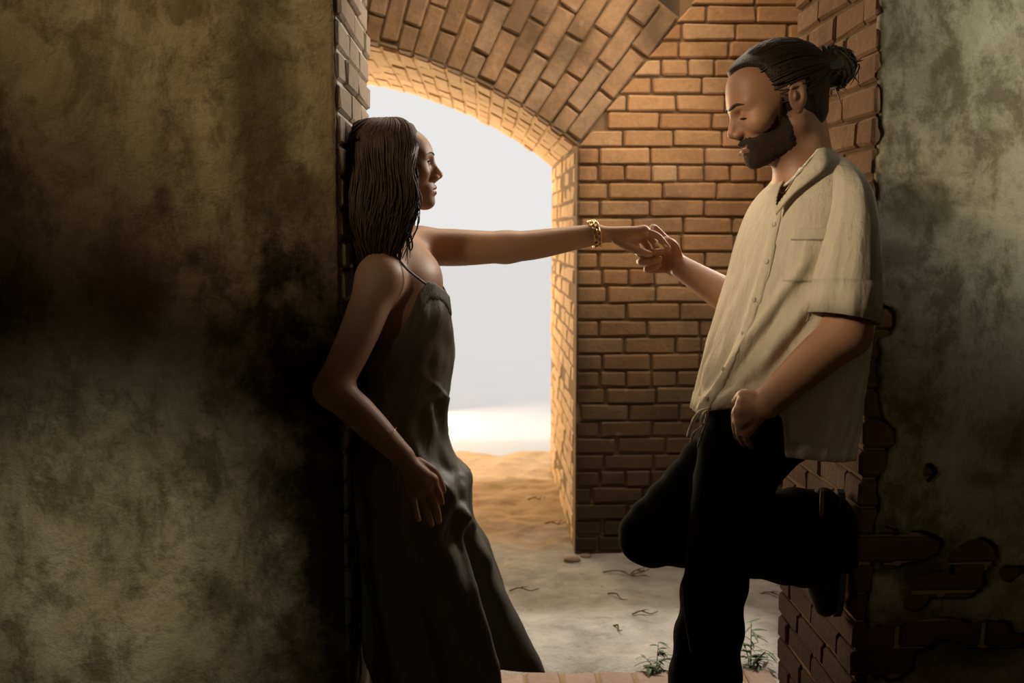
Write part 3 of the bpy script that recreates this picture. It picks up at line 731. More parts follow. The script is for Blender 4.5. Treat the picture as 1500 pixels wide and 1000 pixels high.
# hair: scalp cap and falling mass, then locks over it
SH = SDF(); HH = Head(SH, OW, frW, .955, False)
D, l_, h_, ax = SH.grid(HW.O-V3(.17, .13, .13), HW.O+V3(.15, .13, .15), .004)
lx, ly, lz = HW.gridL(ax)
xh = np.interp(lz, [-.13, -.08, -.05, -.02, .03, .06, .075, .1], [.010, .034, .040, .054, .0585, .061, .067, .072])
e_ = (xh-lx)*.9; D = np.maximum(D-.012*np.clip(e_/.014, 0, 1)+.002, -e_-.003)
v1, f1 = nets(D, l_, h_)
SF = SDF()
for (a, b, ra, rb) in [((545, 235, 2.40), (550, 315, 2.375), .062, .060), ((550, 315, 2.375), (545, 375, 2.36), .058, .030), ((535, 240, 2.46), (530, 330, 2.46), .06, .058), ((525, 330, 2.44), (522, 385, 2.42), .05, .03), ((578, 270, 2.375), (570, 350, 2.345), .032, .024)]:
    SF.rc(P(*a), P(*b), ra, rb, .04)
g = SF.grid(HW.O-V3(.2, .22, .36), HW.O+V3(.12, .22, .08), .006); v2, f2 = nets(*g[:3])
v2[:, 0] = np.maximum(v2[:, 0], XL+.014)
paths = []
def lock(az, lift, xe, ze, wob):
    cx, cz = -.012, .024; pts = []
    rx, ry, rz = .112+lift, .090+lift, .082+lift*.5
    for t in np.linspace(random.uniform(.03, .22), 1.5, 10):
        az_t = az*(.82+.18*min(1, t/1.2)); m_ = (.112+lift*min(1, t/.8)+.004)/rx
        pts.append(HW.W(cx+rx*m_*math.sin(t)*math.cos(az_t), -ry*m_*math.sin(t)*math.sin(az_t), cz+(rz*m_-.006*(t < .3))*math.cos(t)))
    e = pts[-1]; ph = az*3.2+random.uniform(-.5, .5)
    for s_ in np.linspace(.1, 1, 11):
        w_ = wob*s_**.7*1.5*math.sin(ph+s_*7.5)
        out = -.045*math.sin(s_*2.4)*(1 if e[1] < YW else -1)
        pts.append(V3(e[0]+(xe-e[0])*s_**1.3+w_, e[1]+out+wob*.8*math.cos(ph+s_*6), e[2]+(ze-e[2])*s_))
    p = np.array(pts); p[:, 0] = np.maximum(p[:, 0], XL+.014); return p
for i in range(640):
    u = random.random(); az = math.radians(55+125*u) if i % 4 else -math.radians(66+114*u)
    side = az > 0
    xe_px = np.interp(u, [0, .15, .4, .7, 1], [602, 588, 562, 528, 508])+random.uniform(-8, 8); ye_px = np.interp(u, [0, .15, .4, 1], [348, 384, 402, 402])+random.uniform(-34, 16)
    q = P(xe_px, ye_px, 2.31 if side else 2.5)
    paths.append(lock(az, random.uniform(.004, .018), q[0], q[2], random.uniform(.003, .016)))
for (pts) in [[(612, 262, 2.33), (604, 300, 2.32), (598, 340, 2.30), (596, 384, 2.29)], [(606, 280, 2.33), (596, 320, 2.31), (602, 355, 2.30), (600, 372, 2.3)], [(600, 290, 2.33), (588, 330, 2.30), (590, 360, 2.29)], [(613, 250, 2.34), (611, 285, 2.33), (606, 318, 2.32)]]:
    for k in range(3): paths.append(cr([P(a+random.uniform(-3, 3), b+random.uniform(-6, 6), c_) for a, b, c_ in pts], 16))
v3, f3 = strands(paths, .0046)
hairW = mk('hair', *joinm([(v1, f1.tolist()), (v2, f2.tolist()), (v3, f3)]), M_hw, woman); tag(hairW, 'long loose dark brown hair')
# dress
rows = [(392, 650, 530, .115), (430, 657, 524, .140), (470, 662, 520, .150), (520, 665, 520, .146), (560, 661, 523, .138), (600, 655, 522, .138), (640, 656, 518, .152), (668, 668, 516, .166), (690, 689, 517, .176), (720, 691, 520, .182),
        (760, 692, 522, .188), (800, 711, 526, .192), (850, 730, 533, .2), (900, 749, 540, .21), (950, 767, 548, .22), (985, 780, 553, .228), (1050, 800, 562, .24)]
NR, NU = 150, 168
rr = smooth_rows(rows, 400); lev = np.linspace(0, 1, 400)
th = np.linspace(0, 2*math.pi, NU, endpoint=False)
deg = (np.degrees(th)+180) % 360-180                      # 0 = front, -90 = towards the camera
top_py = np.interp(deg, [-180, -120, -95, -80, -66, -52, -38, -20, 0, 25, 45, 60, 80, 120, 180], [505, 500, 488, 462, 425, 409, 413, 428, 436, 425, 408, 420, 460, 500, 505])
bot_py = np.interp(deg, [-180, -90, -72, -60, -50, -40, -20, -4, 10, 40, 180], [1046, 1046, 1030, 988, 957, 950, 964, 981, 983, 990, 1046])
py_of = lambda L: np.interp(L, lev, rr[:, 0])
lev_of = lambda py: np.interp(py, rr[:, 0], lev)
Vd = np.zeros((NR, NU, 3))
T = np.linspace(0, 1, NR)
tw = lev_of(top_py)[None]*(1-T[:, None])+lev_of(bot_py)[None]*T[:, None]
pyg = py_of(tw); xf = np.interp(tw, lev, rr[:, 1]); xb = np.interp(tw, lev, rr[:, 2]); bb = np.interp(tw, lev, rr[:, 3])
Z0 = np.vectorize(lambda a, b: P(a, b, YW)[2])(600, np.clip(pyg, 0, 1100))
s_ = YW/F
Xf = np.vectorize(lambda a, b: P(a, b, YW)[0])(xf, pyg); Xb = np.vectorize(lambda a, b: P(a, b, YW)[0])(xb, pyg)
ca, sa = np.cos(th)[None], np.sin(th)[None]
dn = np.clip((pyg-640)/340, 0, 1)                         # folds grow towards the hem
near = np.exp(-((deg[None]+70)/60)**2)
fold = dn*.028*(np.sin(6*th[None]+.9+(pyg-640)*.006)+.5*np.sin(11*th[None]+2-(pyg-640)*.011))
fold += .005*vnoise(th[None]*3+0*pyg, pyg*.022+th[None]*1.5, seed=70)
def ridge(pts, wdeg, amp):
    p = np.array(pts, float); cd = np.interp(pyg, p[:, 0], p[:, 1]); a = np.interp(pyg, [p[0, 0]-20, p[0, 0], p[-1, 0], p[-1, 0]+60], [0, 1, 1, .6])
    return amp*a*np.exp(-((deg[None]-cd)/wdeg)**2)
fold += ridge([(735, -38), (780, -42), (850, -50), (960, -56)], 5, .026)+ridge([(700, -25), (770, -24), (860, -28), (980, -34)], 8, .016)
fold += ridge([(680, -60), (730, -40), (765, -20)], 9, .016)-ridge([(690, -28), (730, -22)], 7, .018)
fold += ridge([(545, -62), (565, -40), (578, -22)], 8, .010)-ridge([(560, -55), (580, -38)], 7, .008)+ridge([(590, -50), (640, -36), (690, -30)], 9, .010)
fold += ridge([(600, -80), (660, -62), (720, -50)], 7, .008)
fold += .016*np.exp(-((deg[None]+42)/17)**2-((pyg-458)/28)**2)+.014*np.exp(-((deg[None]-42)/18)**2-((pyg-450)/28)**2)
fold += .006*vnoise(th[None]*6+0*pyg, pyg*.040+th[None]*6, seed=77)+.0022*vnoise(th[None]*14+0*pyg, pyg*.09+th[None]*11, seed=78)
hem_c = np.clip(1-np.abs(deg[None])/22, 0, 1); fold *= 1-.85*hem_c*np.exp(-((deg[None])/10)**2)
A = (Xf-Xb)/2; CX = (Xf+Xb)/2
Vd[..., 0] = np.maximum(CX+(A+fold)*ca, XL+.004); Vd[..., 1] = YW+(bb+fold)*sa; Vd[..., 2] = Z0
idx = np.arange(NR*NU).reshape(NR, NU); q = np.stack([idx[:-1], idx[1:], np.roll(idx[1:], -1, 1), np.roll(idx[:-1], -1, 1)], -1).reshape(-1, 4)
dress = mk('dress', Vd.reshape(-1, 3), q.tolist(), M_dress, woman); tag(dress, 'grey olive satin slip dress')
md = dress.modifiers.new('thickness', 'SOLIDIFY'); md.thickness = .002
lv = Vd[:7].copy(); nrm = np.stack([np.cos(th), np.sin(th), 0*th], -1)
lv += nrm[None]*.0022; ks = [i for i in range(NU) if -66 <= deg[i] <= 66]; ks.sort(key=lambda i: deg[i])
lidx = np.arange(7*len(ks)).reshape(7, len(ks)); lq = np.stack([lidx[:-1, :-1], lidx[1:, :-1], lidx[1:, 1:], lidx[:-1, 1:]], -1).reshape(-1, 4)
sc_ = lv[:, ks]; sc_[-1, ::2, 2] -= .008
lace = mk('lace_trim', sc_.reshape(-1, 3), lq.tolist(), M_lace, dress); tag(lace, 'pale lace along the neckline'); lace.modifiers.new('thickness', 'SOLIDIFY').thickness = .002
def dpt(d, dz=0): i = int(np.argmin(np.abs(deg-d))); return Vd[0, i]+V3(0, 0, dz)
mk('strap', *tube(cr([dpt(-54, -.004), P(598, 396, 2.275), P(582, 378, 2.300), P(566, 368, 2.33), P(545, 385, 2.35), P(535, 470, 2.35)], 24), .0028, 6), M_dress, dress)
mk('strap', *tube(cr([dpt(45, -.004), P(645, 398, 2.515), P(628, 368, 2.53), P(606, 344, 2.53), P(580, 350, 2.52), P(545, 440, 2.5)], 24), .0028, 6), M_dress, dress)
# jewellery
def links(c, axis, r, n, lr, lw, cols=1, wd=.009):
    axis = axis/np.linalg.norm(axis); u_ = np.cross(axis, V3(.1, 1, .2)); u_ /= np.linalg.norm(u_); w_ = np.cross(axis, u_); out = []
    for k in range(cols):
        for i in range(n):
            a = 2*math.pi*(i+.5*k)/n; e = u_*math.cos(a)+w_*math.sin(a); t = -u_*math.sin(a)+w_*math.cos(a); tt = t if i % 1 == 0 else e
            cc = c+e*r+axis*(k-(cols-1)/2)*wd; b_ = axis*.8+e*(.55 if i % 2 else -.55)
            p = [cc+t*lr*1.25*math.cos(s)+b_*lr*.8*math.sin(s) for s in np.linspace(0, 6.283, 10, endpoint=False)]
            out.append(tube(p, lw, 5, closed=True))
    return joinm(out)
axl = wrL-elL; bl = mk('bracelet', *links(P(871, 342, 2.60), axl+V3(0, 0, .02), .0315, 15, .0075, .0022, 2, .0085), M_gold, woman); tag(bl, 'chunky gold chain bracelet')
mk('thin_bracelet', *joinm([tube([P(566, 641, 2.157)+.0345*(V3(.62, 0, .62)*math.cos(a)+V3(0, 1, 0)*math.sin(a)) for a in np.linspace(0, 6.283, 28, endpoint=False)], .0009, 5, closed=True), ball(P(567, 632, 2.122), .0026)]), M_gold, woman)
for fgx, t_ in ((fg[2], .45), (fg2[0], .35)):
    a = np.asarray(fgx[0])*(1-t_)+np.asarray(fgx[1])*t_; d = np.asarray(fgx[1])-np.asarray(fgx[0]); d /= np.linalg.norm(d); u_ = np.cross(d, V3(0, 1, .1)); u_ /= np.linalg.norm(u_); w_ = np.cross(d, u_)
    mk('ring', *tube([a+.0098*(u_*math.cos(s)+w_*math.sin(s)) for s in np.linspace(0, 6.283, 18, endpoint=False)], .0014, 5, closed=True), M_gold, woman)

# ------------------------------------------------------------------ MAN
YM, DY = 2.38, -.13          # drawn at 2.38, standing 13 cm nearer
PM = lambda a, b, c: P(a, b, c+DY)
b0 = PM(1105, 640, YM); baseM = V3(b0[0], YM+DY, -.012)
SM = SDF(); OM = PM(1138, 147, YM); frM = frame(math.radians(20), -1)
HM = Head(SM, OM, frM, 1.04, True)
SM.rc(HM.W(-.030, 0, -.040), PM(1178, 250, YM), .058, .066, .03)
SM.el(PM(1146, 238, YM), (.012, .012, .014), .015)
shN, shF = PM(1236, 306, 2.250), PM(1145, 305, 2.53)
SM.rc(PM(1183, 275, 2.36), shN, .044, .038, .03); SM.rc(PM(1172, 275, 2.42), shF, .048, .044, .04)
SM.el(PM(1178, 375, YM), (.115, .150, .16), .05); SM.rc(PM(1160, 430, YM), PM(1120, 590, YM), .11, .11, .05); SM.el(PM(1108, 630, YM), (.10, .14, .09), .05)
elN, wrN = PM(1240, 488, 2.155), PM(1124, 590, 2.145)
SM.chain([shN, shN*.5+elN*.5, elN], [.040, .046, .046], .03); SM.chain([elN, elN*.6+wrN*.4+V3(0, 0, .004), wrN], [.047, .043, .031], .02)
kn = [PM(1088, 590, 2.155), PM(1083, 603, 2.148), PM(1085, 618, 2.150), PM(1093, 631, 2.158)]
fgm = [[kn[0], PM(1077, 604, 2.175), PM(1077, 622, 2.23)], [kn[1], PM(1077, 620, 2.170), PM(1080, 640, 2.23)], [kn[2], PM(1083, 634, 2.170), PM(1090, 652, 2.23)], [kn[3], PM(1094, 643, 2.175), PM(1102, 656, 2.23)]]
hand(SM, wrN, kn, fgm, [PM(1104, 582, 2.150), PM(1089, 578, 2.165), PM(1078, 588, 2.20)], .0165, .007, .55, .86)
# far arm reaching out; fingers fold round hers
elF, wrF = PM(1112, 458, 2.56), P(1000, 393, 2.60)
SM.chain([shF, elF], [.052, .044], .03); SM.chain([elF, elF*.6+wrF*.4+V3(0, 0, -.004), wrF], [.044, .043, .030], .02)
pk = [P(985, 362, 2.635), P(980, 372, 2.638), P(980, 384, 2.638), P(984, 394, 2.632)]
fgf = [[pk[0], P(968, 343, 2.645), P(957, 333, 2.640), P(952, 338, 2.625)], [pk[1], P(941, 370, 2.640), P(938, 371, 2.605), P(957, 369, 2.582), P(969, 368, 2.580)],
       [pk[2], P(942, 383, 2.640), P(940, 383, 2.606), P(956, 381, 2.585), P(966, 379, 2.584)], [pk[3], P(952, 395, 2.636), P(948, 394, 2.606), P(960, 391, 2.590), P(965, 388, 2.592)]]
hand(SM, wrF, pk, fgf, [P(992, 378, 2.60), P(988, 362, 2.592), P(978, 353, 2.60), P(968, 352, 2.61)], .0165)
# legs inside the trousers
hipF, knF, anF = PM(1100, 665, 2.45), PM(952, 784, 2.45), PM(1206, 788, 2.45)
hipN, knN = PM(1085, 675, 2.31), PM(1048, 850, 2.30); anN = V3(PM(1034, 1000, 2.3)[0], 2.30+DY, .09)
SM.chain([hipF, knF], [.075, .055], .03); SM.chain([knF, anF], [.055, .038], .03); SM.chain([hipN, knN, anN], [.075, .055, .038], .03)
SM.rc(anF, anF+V3(.045, 0, -.02), .036, .034, .02); SM.rc(anF+V3(.045, 0, .0), anF+V3(.05, 0, -.13), .034, .026, .02)
SM.rc(anN, anN+V3(0, 0, -.05), .036, .034, .02); SM.rc(anN+V3(.02, 0, -.05), anN+V3(-.14, 0, -.055), .032, .026, .02)
lo, hi = HM.O-V3(.15, .11, .155), HM.O+V3(.15, .11, .14)
h1 = bx(wrN, *[q for f_ in fgm for q in f_], pad=.03); h2 = bx(wrF, *[q for f_ in fgf for q in f_], pad=.03)
allm = bx(V3(knF[0], 2.3, .0), HM.W(0, 0, .13), PM(1290, 400, 2.38), P(935, 390, 2.6), P(935, 330, 2.64), PM(1240, 500, 2.07), PM(1140, 300, 2.66), anF+V3(.08, 0, 0), pad=.05)
v, f = sdf_mesh(SM, allm[0], allm[1], .0078, [(lo, hi, .0029), (*h1, .0027), (*h2, .0025)])
man = mk('person', v, f, M_skm, base=baseM)
tag(man, 'bearded man in a cream shirt and black trousers leaning on the right pier', 'person')
c = np.tile(V3(.42, .215, .12), (len(v), 1)); Lc = HM.L(v)
lip = (np.abs(Lc[:, 1]) < .021) & (Lc[:, 0] > .084) & (Lc[:, 2] > -.082) & (Lc[:, 2] < -.062); c[lip] = (.20, .085, .055)
zt_ = np.interp(Lc[:, 0], [-.02, .012, .03, .05, .075, .09, .12], [.01, .005, -.030, -.046, -.053, -.049, -.046])
st = np.clip((zt_+.012-Lc[:, 2])/.018, 0, 1)*np.clip((Lc[:, 0]+.03)/.04, 0, 1)*np.clip((Lc[:, 2]+.15)/.03, 0, 1); st[lip] = 0; c = c*(1-.7*st[:, None])+.7*st[:, None]*V3(.07, .04, .025)
sh = (Lc[:, 2] > .02) & (Lc[:, 0] < .02); c[sh] = c[sh]*.3
paint(man, c)
eye_bits(HM, man, (-1, 1), True)
# beard and hair
SB = SDF(); HB = Head(SB, OM, frM, 1.04, True); SB.rc(HM.W(-.030, 0, -.040), PM(1178, 250, YM), .058, .066, .03)
D0, l_, h_, ax = SB.grid(HM.O-V3(.17, .12, .17), HM.O+V3(.2, .12, .16), .0035)
lx, ly, lz = HM.gridL(ax)
rough_ = .0016*np.sin(lx*900)*np.sin(lz*1000+lx*300)*np.sin(ly*800)
zt = np.interp(lx, [-.02, .012, .03, .05, .075, .09, .12], [.01, .005, -.030, -.046, -.053, -.049, -.046])     # upper beard line
zb = np.interp(lx, [-.02, 0, .04, .09, .12], [-.085, -.10, -.115, -.13, -.135])
gap = np.maximum(np.maximum(np.abs(ly)-.017, np.abs(lz+.0735)-.0045), .088-lx)              # mouth
moust = np.clip(1-np.abs(ly)/.02, 0, 1)
e_ = np.minimum.reduce([zt-lz, lz-zb, (lx-.002)*.8, gap*1.0+0*lz, np.maximum(np.maximum(np.abs(ly)-.016, -.0495-lz), .09-lx)])
e_ = e_+.0025*np.sin(lx*420+lz*300)*np.sin(lz*510+ly*350)
Db = D0-(.0050+.002*np.exp(-((lz+.115)/.02)**2)*(lx > .05))*np.clip(e_/.013, -.3, 1)+.0012-rough_
Db = np.maximum(Db, -e_-.002)
vb_, fb_ = nets(Db, l_, h_)
beard = mk('beard', vb_, fb_.tolist(), M_beard, man); tag(beard, 'short dark beard and moustache')
xh = np.interp(lz, [-.05, -.03, 0, .02, .05, .072, .088, .10, .13], [-.004, .010, .012, .014, .028, .032, .050, .075, .2])+.042*np.exp(-(ly/.035)**2)*(lz > .06)
xh = np.where(lz < -.03, xh-.028-(-.03-lz)*.5, xh)
earr = np.maximum(np.abs(lx+.018)-.024, np.abs(lz+.008)-.036)                                 # leave the ear free
e_ = np.minimum.reduce([(xh-lx)*.9, lz+.078+.25*(lx+.06), np.maximum(earr, -np.abs(ly)+.066)])
Dh = np.maximum(D0-.010*np.clip(e_/.013, 0, 1)+.002, -e_-.003)
v1, f1 = nets(Dh, l_, h_)
bunc = HM.W(-.136, 0, .022)
SBn = SDF(); SBn.el(bunc, (.040, .036, .040), .02); SBn.rc(HM.W(-.10, 0, .03), bunc, .028, .026, .02)
g = SBn.grid(bunc-.09, bunc+.09, .005); v2, f2 = nets(*g[:3])
paths = []
def hl(y):      # a hairline point on the skull in head coordinates
    a = abs(y); z = np.interp(a, [0, .03, .05, .066, .074], [.090, .088, .066, .03, -.02]); x = np.interp(a, [0, .03, .05, .066, .074], [.072, .058, .032, .016, .008]); return x, z
for i in range(230):
    y = random.uniform(-.078, .078); x, z = hl(min(.074, abs(y)))
    z += random.uniform(-.004, .006); x += random.uniform(-.012, .004)
    a = V3(x+.014, 0, z-.03); tgt = V3(-.112, 0, .030)
    pts = []
    for t in np.linspace(0, 1, 12):
        p = V3(x, y, z)*(1-t)+V3(-.115, y*.18, .030)*t
        q = p-V3(-.012, 0, .025); e = q/V3(.100, .077, .086); n_ = np.linalg.norm(e)
        rr_ = (1.035+.06*min(1, t*3)+.03*math.sin(t*3.1)+random.uniform(-.004, .004)) if t > .02 else 1.0
        pts.append(HM.W(*(V3(-.012, 0, .025)+q/n_*rr_)))
    paths.append(np.array(pts))
for i in range(90):      # messy bun
    d = rng.normal(size=3); d /= np.linalg.norm(d); u_ = np.cross(d, rng.normal(size=3)); u_ /= np.linalg.norm(u_)
    R0 = random.uniform(.032, .046); a0 = random.uniform(0, 6.28); ar = random.uniform(1.5, 3.5)
    paths.append(np.array([bunc+R0*(d*math.cos(a)+u_*math.sin(a))*V3(1.05, .9, 1) for a in np.linspace(a0, a0+ar, 11)]))
for i in range(40):
    e = rng.normal(size=3); e /= np.linalg.norm(e); s0 = bunc+e*.03
    paths.append(cr([s0, s0+e*.016+rng.normal(size=3)*.008, s0+e*.024+rng.normal(size=3)*.014+V3(.004, 0, -.012)], 8))
v3, f3 = strands(paths, .0042)
tag(mk('hair', *joinm([(v1, f1.tolist()), (v2, f2.tolist()), (v3, f3)]), M_hm, man), 'dark hair swept back into a messy bun')
mk('lip_ring', *tube([HM.W(.1045, -.003, -.079)+.0042*(HM.M[:, 0]*math.cos(a)+HM.M[:, 2]*math.sin(a)) for a in np.linspace(0, 6.283, 14, endpoint=False)], .0011, 5, closed=True), M_silver, man)
# trousers
ST = SDF()
ST.el(PM(1112, 615, YM), (.128, .178, .115), .05); ST.rc(PM(1112, 590, 2.33), PM(1112, 590, 2.43), .108, .108, .05)
ST.chain([PM(1095, 655, 2.45), PM(1022, 722, 2.45), knF], [.108, .090, .067], .03)
ST.chain([knF, PM(1060, 785, 2.45), PM(1170, 787, 2.45)], [.067, .085, .112], .03); ST.rc(PM(1170, 787, 2.45), PM(1204, 786, 2.45), .112, .105, .02)
ST.chain([PM(1085, 665, 2.31), PM(1066, 745, 2.305), knN, PM(1032, 1000, 2.30), V3(anN[0], 2.30+DY, .10)], [.095, .080, .071, .080, .092], .03)
ST.el(PM(1218, 787, 2.45), (.03, .1, .12), .004, 's')
D, l_, h_, ax = ST.grid(bx(V3(PM(905, 780, 2.45)[0], 2.1, .03), PM(1240, 560, 2.56), V3(PM(1180, 600, 2.4)[0], 2.4, .9), PM(1110, 600, 2.18), pad=.03)[0], PM(1240, 520, 2.6)+V3(.02, .05, .04), .009)
D += .004*np.sin(ax[2][None, None, :]*60+ax[0][:, None, None]*40)*np.sin(ax[0][:, None, None]*55+ax[1][None, :, None]*30)
v, f = nets(D, l_, h_); cl = v[:, 1] > Y0-.06; v[cl, 0] = np.minimum(v[cl, 0], XR-.012)
trs = mk('trousers', v, f.tolist(), M_black, man); tag(trs, 'wide black drawstring trousers')
mk('seam', *tube(cr([PM(1000, 860, 2.225), PM(1003, 900, 2.225), PM(1012, 955, 2.22)], 14), .0012, 5), M_seam, trs)
mk('zip', *tube(cr([PM(1038, 612, 2.300), PM(1030, 630, 2.295), PM(1022, 655, 2.30)], 10), .0018, 5), M_seam, trs)
tab = mk('ankle_tab', *box(PM(1203, 745, 2.345)-V3(.003, .004, .018), PM(1203, 725, 2.345)+V3(.006, .004, .01)), M_seam, trs); tag(tab, 'small brown tab at the trouser ankle')
ds = [tube(cr([PM(1040, 598, 2.27), PM(1024, 604, 2.262), PM(1014, 620, 2.260), PM(1008, 640, 2.262)], 14), .0042, 6), tube(cr([PM(1040, 600, 2.27), PM(1030, 606, 2.255), PM(1028, 620, 2.255), PM(1034, 618, 2.258), PM(1036, 602, 2.262)], 18), .0032, 6), tube(cr([PM(1036, 606, 2.26), PM(1030, 622, 2.258), PM(1016, 634, 2.26), PM(1012, 648, 2.262)], 14), .0022, 6)]
tag(mk('drawstring', *joinm(ds), M_cord, trs), 'cream waist cord hanging in a loop')
# shoes
def shoe(ank, toe, upv, parent):
    """a low shoe: ankle point, unit toe direction, unit vector away from the sole"""
    S = SDF(); s0 = ank-upv*.07; side = np.cross(toe, upv)
    S.rc(s0-toe*.055+upv*.012, s0+toe*.0+upv*.014, .034, .034, .02); S.rc(s0+upv*.014, s0+toe*.15+upv*.004, .038, .036, .02); S.rc(s0+toe*.15+upv*.004, s0+toe*.195+upv*.0, .036, .028, .02)
    S.rc(s0-toe*.03+upv*.02, ank-toe*.01, .036, .040, .02); S.rc(ank, s0+toe*.10+upv*.02, .034, .03, .03)
    g = S.grid(s0-.26, s0+.26, .007); v_, f_ = nets(*g[:3])
    d = (v_-s0)@upv; v_ = v_+np.maximum(-.024-d, 0)[:, None]*upv
    sh_ = mk('shoe', v_, f_.tolist(), M_shoe, parent)
    n = 22; a = np.linspace(0, 6.283, n, endpoint=False); o_ = [s0+toe*(.07+.155*math.cos(t))+side*((.040+.006*math.cos(t))*math.sin(t)) for t in a]
    so = [q-upv*.034 for q in o_]+[q-upv*.018 for q in o_]
    fs = [tuple(range(n)), tuple(range(2*n-1, n-1, -1))]+[(i, i+n, (i+1) % n+n, (i+1) % n) for i in range(n)]
    mk('sole', np.array(so), fs, M_sole, sh_, smooth=False); return sh_
shoe(V3(XR-.012-.034-.07-.004, 2.45+DY, PM(1225, 768, 2.45)[2]), V3(0, 0, -1), V3(-1, 0, 0), man)
shoe(V3(anN[0]+.02, 2.30+DY, .07+.034-.012), V3(-1, 0, 0), V3(0, 0, 1), man)
# shirt: front point (x, y), back point (x, y), half depth
rows = [(1147, 262, 1206, 216, .068), (1138, 268, 1222, 227, .10), (1122, 282, 1244, 246, .150), (1106, 302, 1262, 274, .182), (1095, 325, 1271, 306, .196), (1084, 358, 1276, 350, .20), (1073, 400, 1277, 400, .20),
        (1059, 450, 1273, 450, .20), (1044, 500, 1266, 500, .20), (1031, 550, 1260, 550, .198), (1020, 596, 1254, 600, .198), (1010, 645, 1248, 635, .198), (1000, 680, 1242, 664, .198)]
rr = smooth_rows(rows, 300); lev = np.linspace(0, 1, 300)
NR, NU = 150, 260
th = np.linspace(0, 2*math.pi, NU, endpoint=False); deg = (np.degrees(th)+180) % 360-180       # 0 = back (+X), 180 = front, -90 = camera
dd = np.where(deg > 0, deg-360, deg)                                                          # -180 front ... -90 near ... 0 back, -270 far
pyh = np.interp(dd, [-359, -300, -240, -200, -180, -165, -150, -128, -112, -104, -98, -90, -60, -30, -1], [664, 655, 620, 602, 600, 600, 588, 577, 572, 590, 640, 642, 652, 660, 664])
midpy = (rr[:, 1]*.5+rr[:, 3]*.5)
edge = np.array([np.interp(h_y, rr[:, 1]*(.5-.5*math.cos(t))+rr[:, 3]*(.5+.5*math.cos(t)), lev) for h_y, t in zip(pyh, th)])
T = np.linspace(0, 1, NR)[:, None]; tw = T*edge[None]
G = [np.interp(tw, lev, rr[:, j]) for j in range(5)]
PX = np.vectorize(lambda a, b: PM(a, b, YM)[0]); PZ = np.vectorize(lambda a, b: PM(a, b, YM)[2])
Xf, Zf, Xb, Zb, bb = PX(G[0], G[1]), PZ(G[0], G[1]), PX(G[2], G[3]), PZ(G[2], G[3]), G[4]
ca, sa = np.cos(th)[None], np.sin(th)[None]
CX, A = (Xf+Xb)/2, (Xb-Xf)/2; Zc = (Zf+Zb)/2+ca*(Zb-Zf)/2
pyg = G[1]*(.5-.5*ca)+G[3]*(.5+.5*ca)
grow = np.clip((pyg-300)/140, .1, 1)
fo = .006*grow*vnoise(th[None]*3.2+0*pyg, pyg*.010+th[None]*2.2, seed=90)+.0035*grow*vnoise(th[None]*8+0*pyg, pyg*.016+th[None]*6, seed=91)
fo += .0022*grow*vnoise(th[None]*20+0*pyg, pyg*.02+th[None]*9, seed=93)
def sridge(pts, wd, amp):
    p = np.array(pts, float); cd = np.interp(pyg, p[:, 0], p[:, 1]); a = np.interp(pyg, [p[0, 0]-30, p[0, 0]+15, p[-1, 0]-10, p[-1, 0]+20], [0, 1, 1, 0]); return 1.5*amp*a*np.exp(-((dd[None]-cd)/wd)**2)
fo += sridge([(380, -112), (430, -124), (500, -140), (580, -158)], 5, .012)+sridge([(420, -100), (500, -120), (570, -142)], 6, .010)-sridge([(400, -116), (470, -128), (540, -146)], 5, .007)
fo += sridge([(450, -92), (520, -105), (565, -118)], 6, .008)+sridge([(540, -175), (580, -160), (600, -150)], 8, .008)
roll = np.clip((tw/edge[None]-.93)/.07, 0, 1)*np.exp(-((dd[None]+132)/26)**2); fo += .016*np.sin(roll*math.pi)
fo = np.where(pyg < 300, fo*np.clip((pyg-235)/65, 0, 1), fo)
Vs = np.stack([CX+(A+fo)*ca, YM+DY+(bb+fo)*sa, Zc], -1)
cl = Vs[..., 1] > Y0-.05; Vs[..., 0] = np.where(cl, np.minimum(Vs[..., 0], XR-.010), Vs[..., 0])
idx = np.arange(NR*NU).reshape(NR, NU)
keep = np.ones((NR-1, NU), bool)
for i in range(NU):                                                                           # open neck down to the first button
    pi = np.interp(abs(dd[i]+146), [0, 14], [304, 258])
    if abs(dd[i]+146) < 14: keep[:, i] = pyg[:-1, i] > pi
q = np.stack([idx[:-1], np.roll(idx[:-1], -1, 1), np.roll(idx[1:], -1, 1), idx[1:]], -1)[keep]
# sleeve
srow = [(1221, 1236, 241, 244, 2.31, .012), (1216, 1254, 247, 258, 2.275, .050), (1212, 1268, 272, 282, 2.240, .074), (1206, 1278, 320, 322, 2.215, .080), (1199, 1281, 360, 362, 2.20, .084), (1192, 1283, 405, 412, 2.185, .086), (1185, 1280, 457, 476, 2.175, .086)]
sr = smooth_rows(srow, 60); NS = 56; ts = np.linspace(0, 2*math.pi, NS, endpoint=False); SV = []
for k, (xl, xr, yl, yr, yc, hb) in enumerate(sr):
    a, b_ = PM(xl, yl, yc), PM(xr, yr, yc); m_ = (a+b_)/2; hx = (b_-a)/2
    for t in ts:
        w_ = 1+.06*(k/59)*math.exp(-((t-4.3)/.5)**2)+.045*(k/59)*math.sin(5*t+1+k*.03)+.03*(k/59)*math.sin(9*t+k*.06+2)+.010*math.sin(17*t+k*.11)
        SV.append(m_+hx*math.cos(t)*w_+V3(0, hb*math.sin(t)*w_, -.012*math.sin(t)*(k/59)))
SV = np.array(SV); si_ = np.arange(60*NS).reshape(60, NS)
sq = np.stack([si_[:-1], np.roll(si_[:-1], -1, 1), np.roll(si_[1:], -1, 1), si_[1:]], -1).reshape(-1, 4)
shirt = mk('shirt', *joinm([(Vs.reshape(-1, 3), q.tolist())]), M_linen, man); tag(shirt, 'loose cream linen camp collar shirt')
shirt.modifiers.new('thickness', 'SOLIDIFY').thickness = .0025
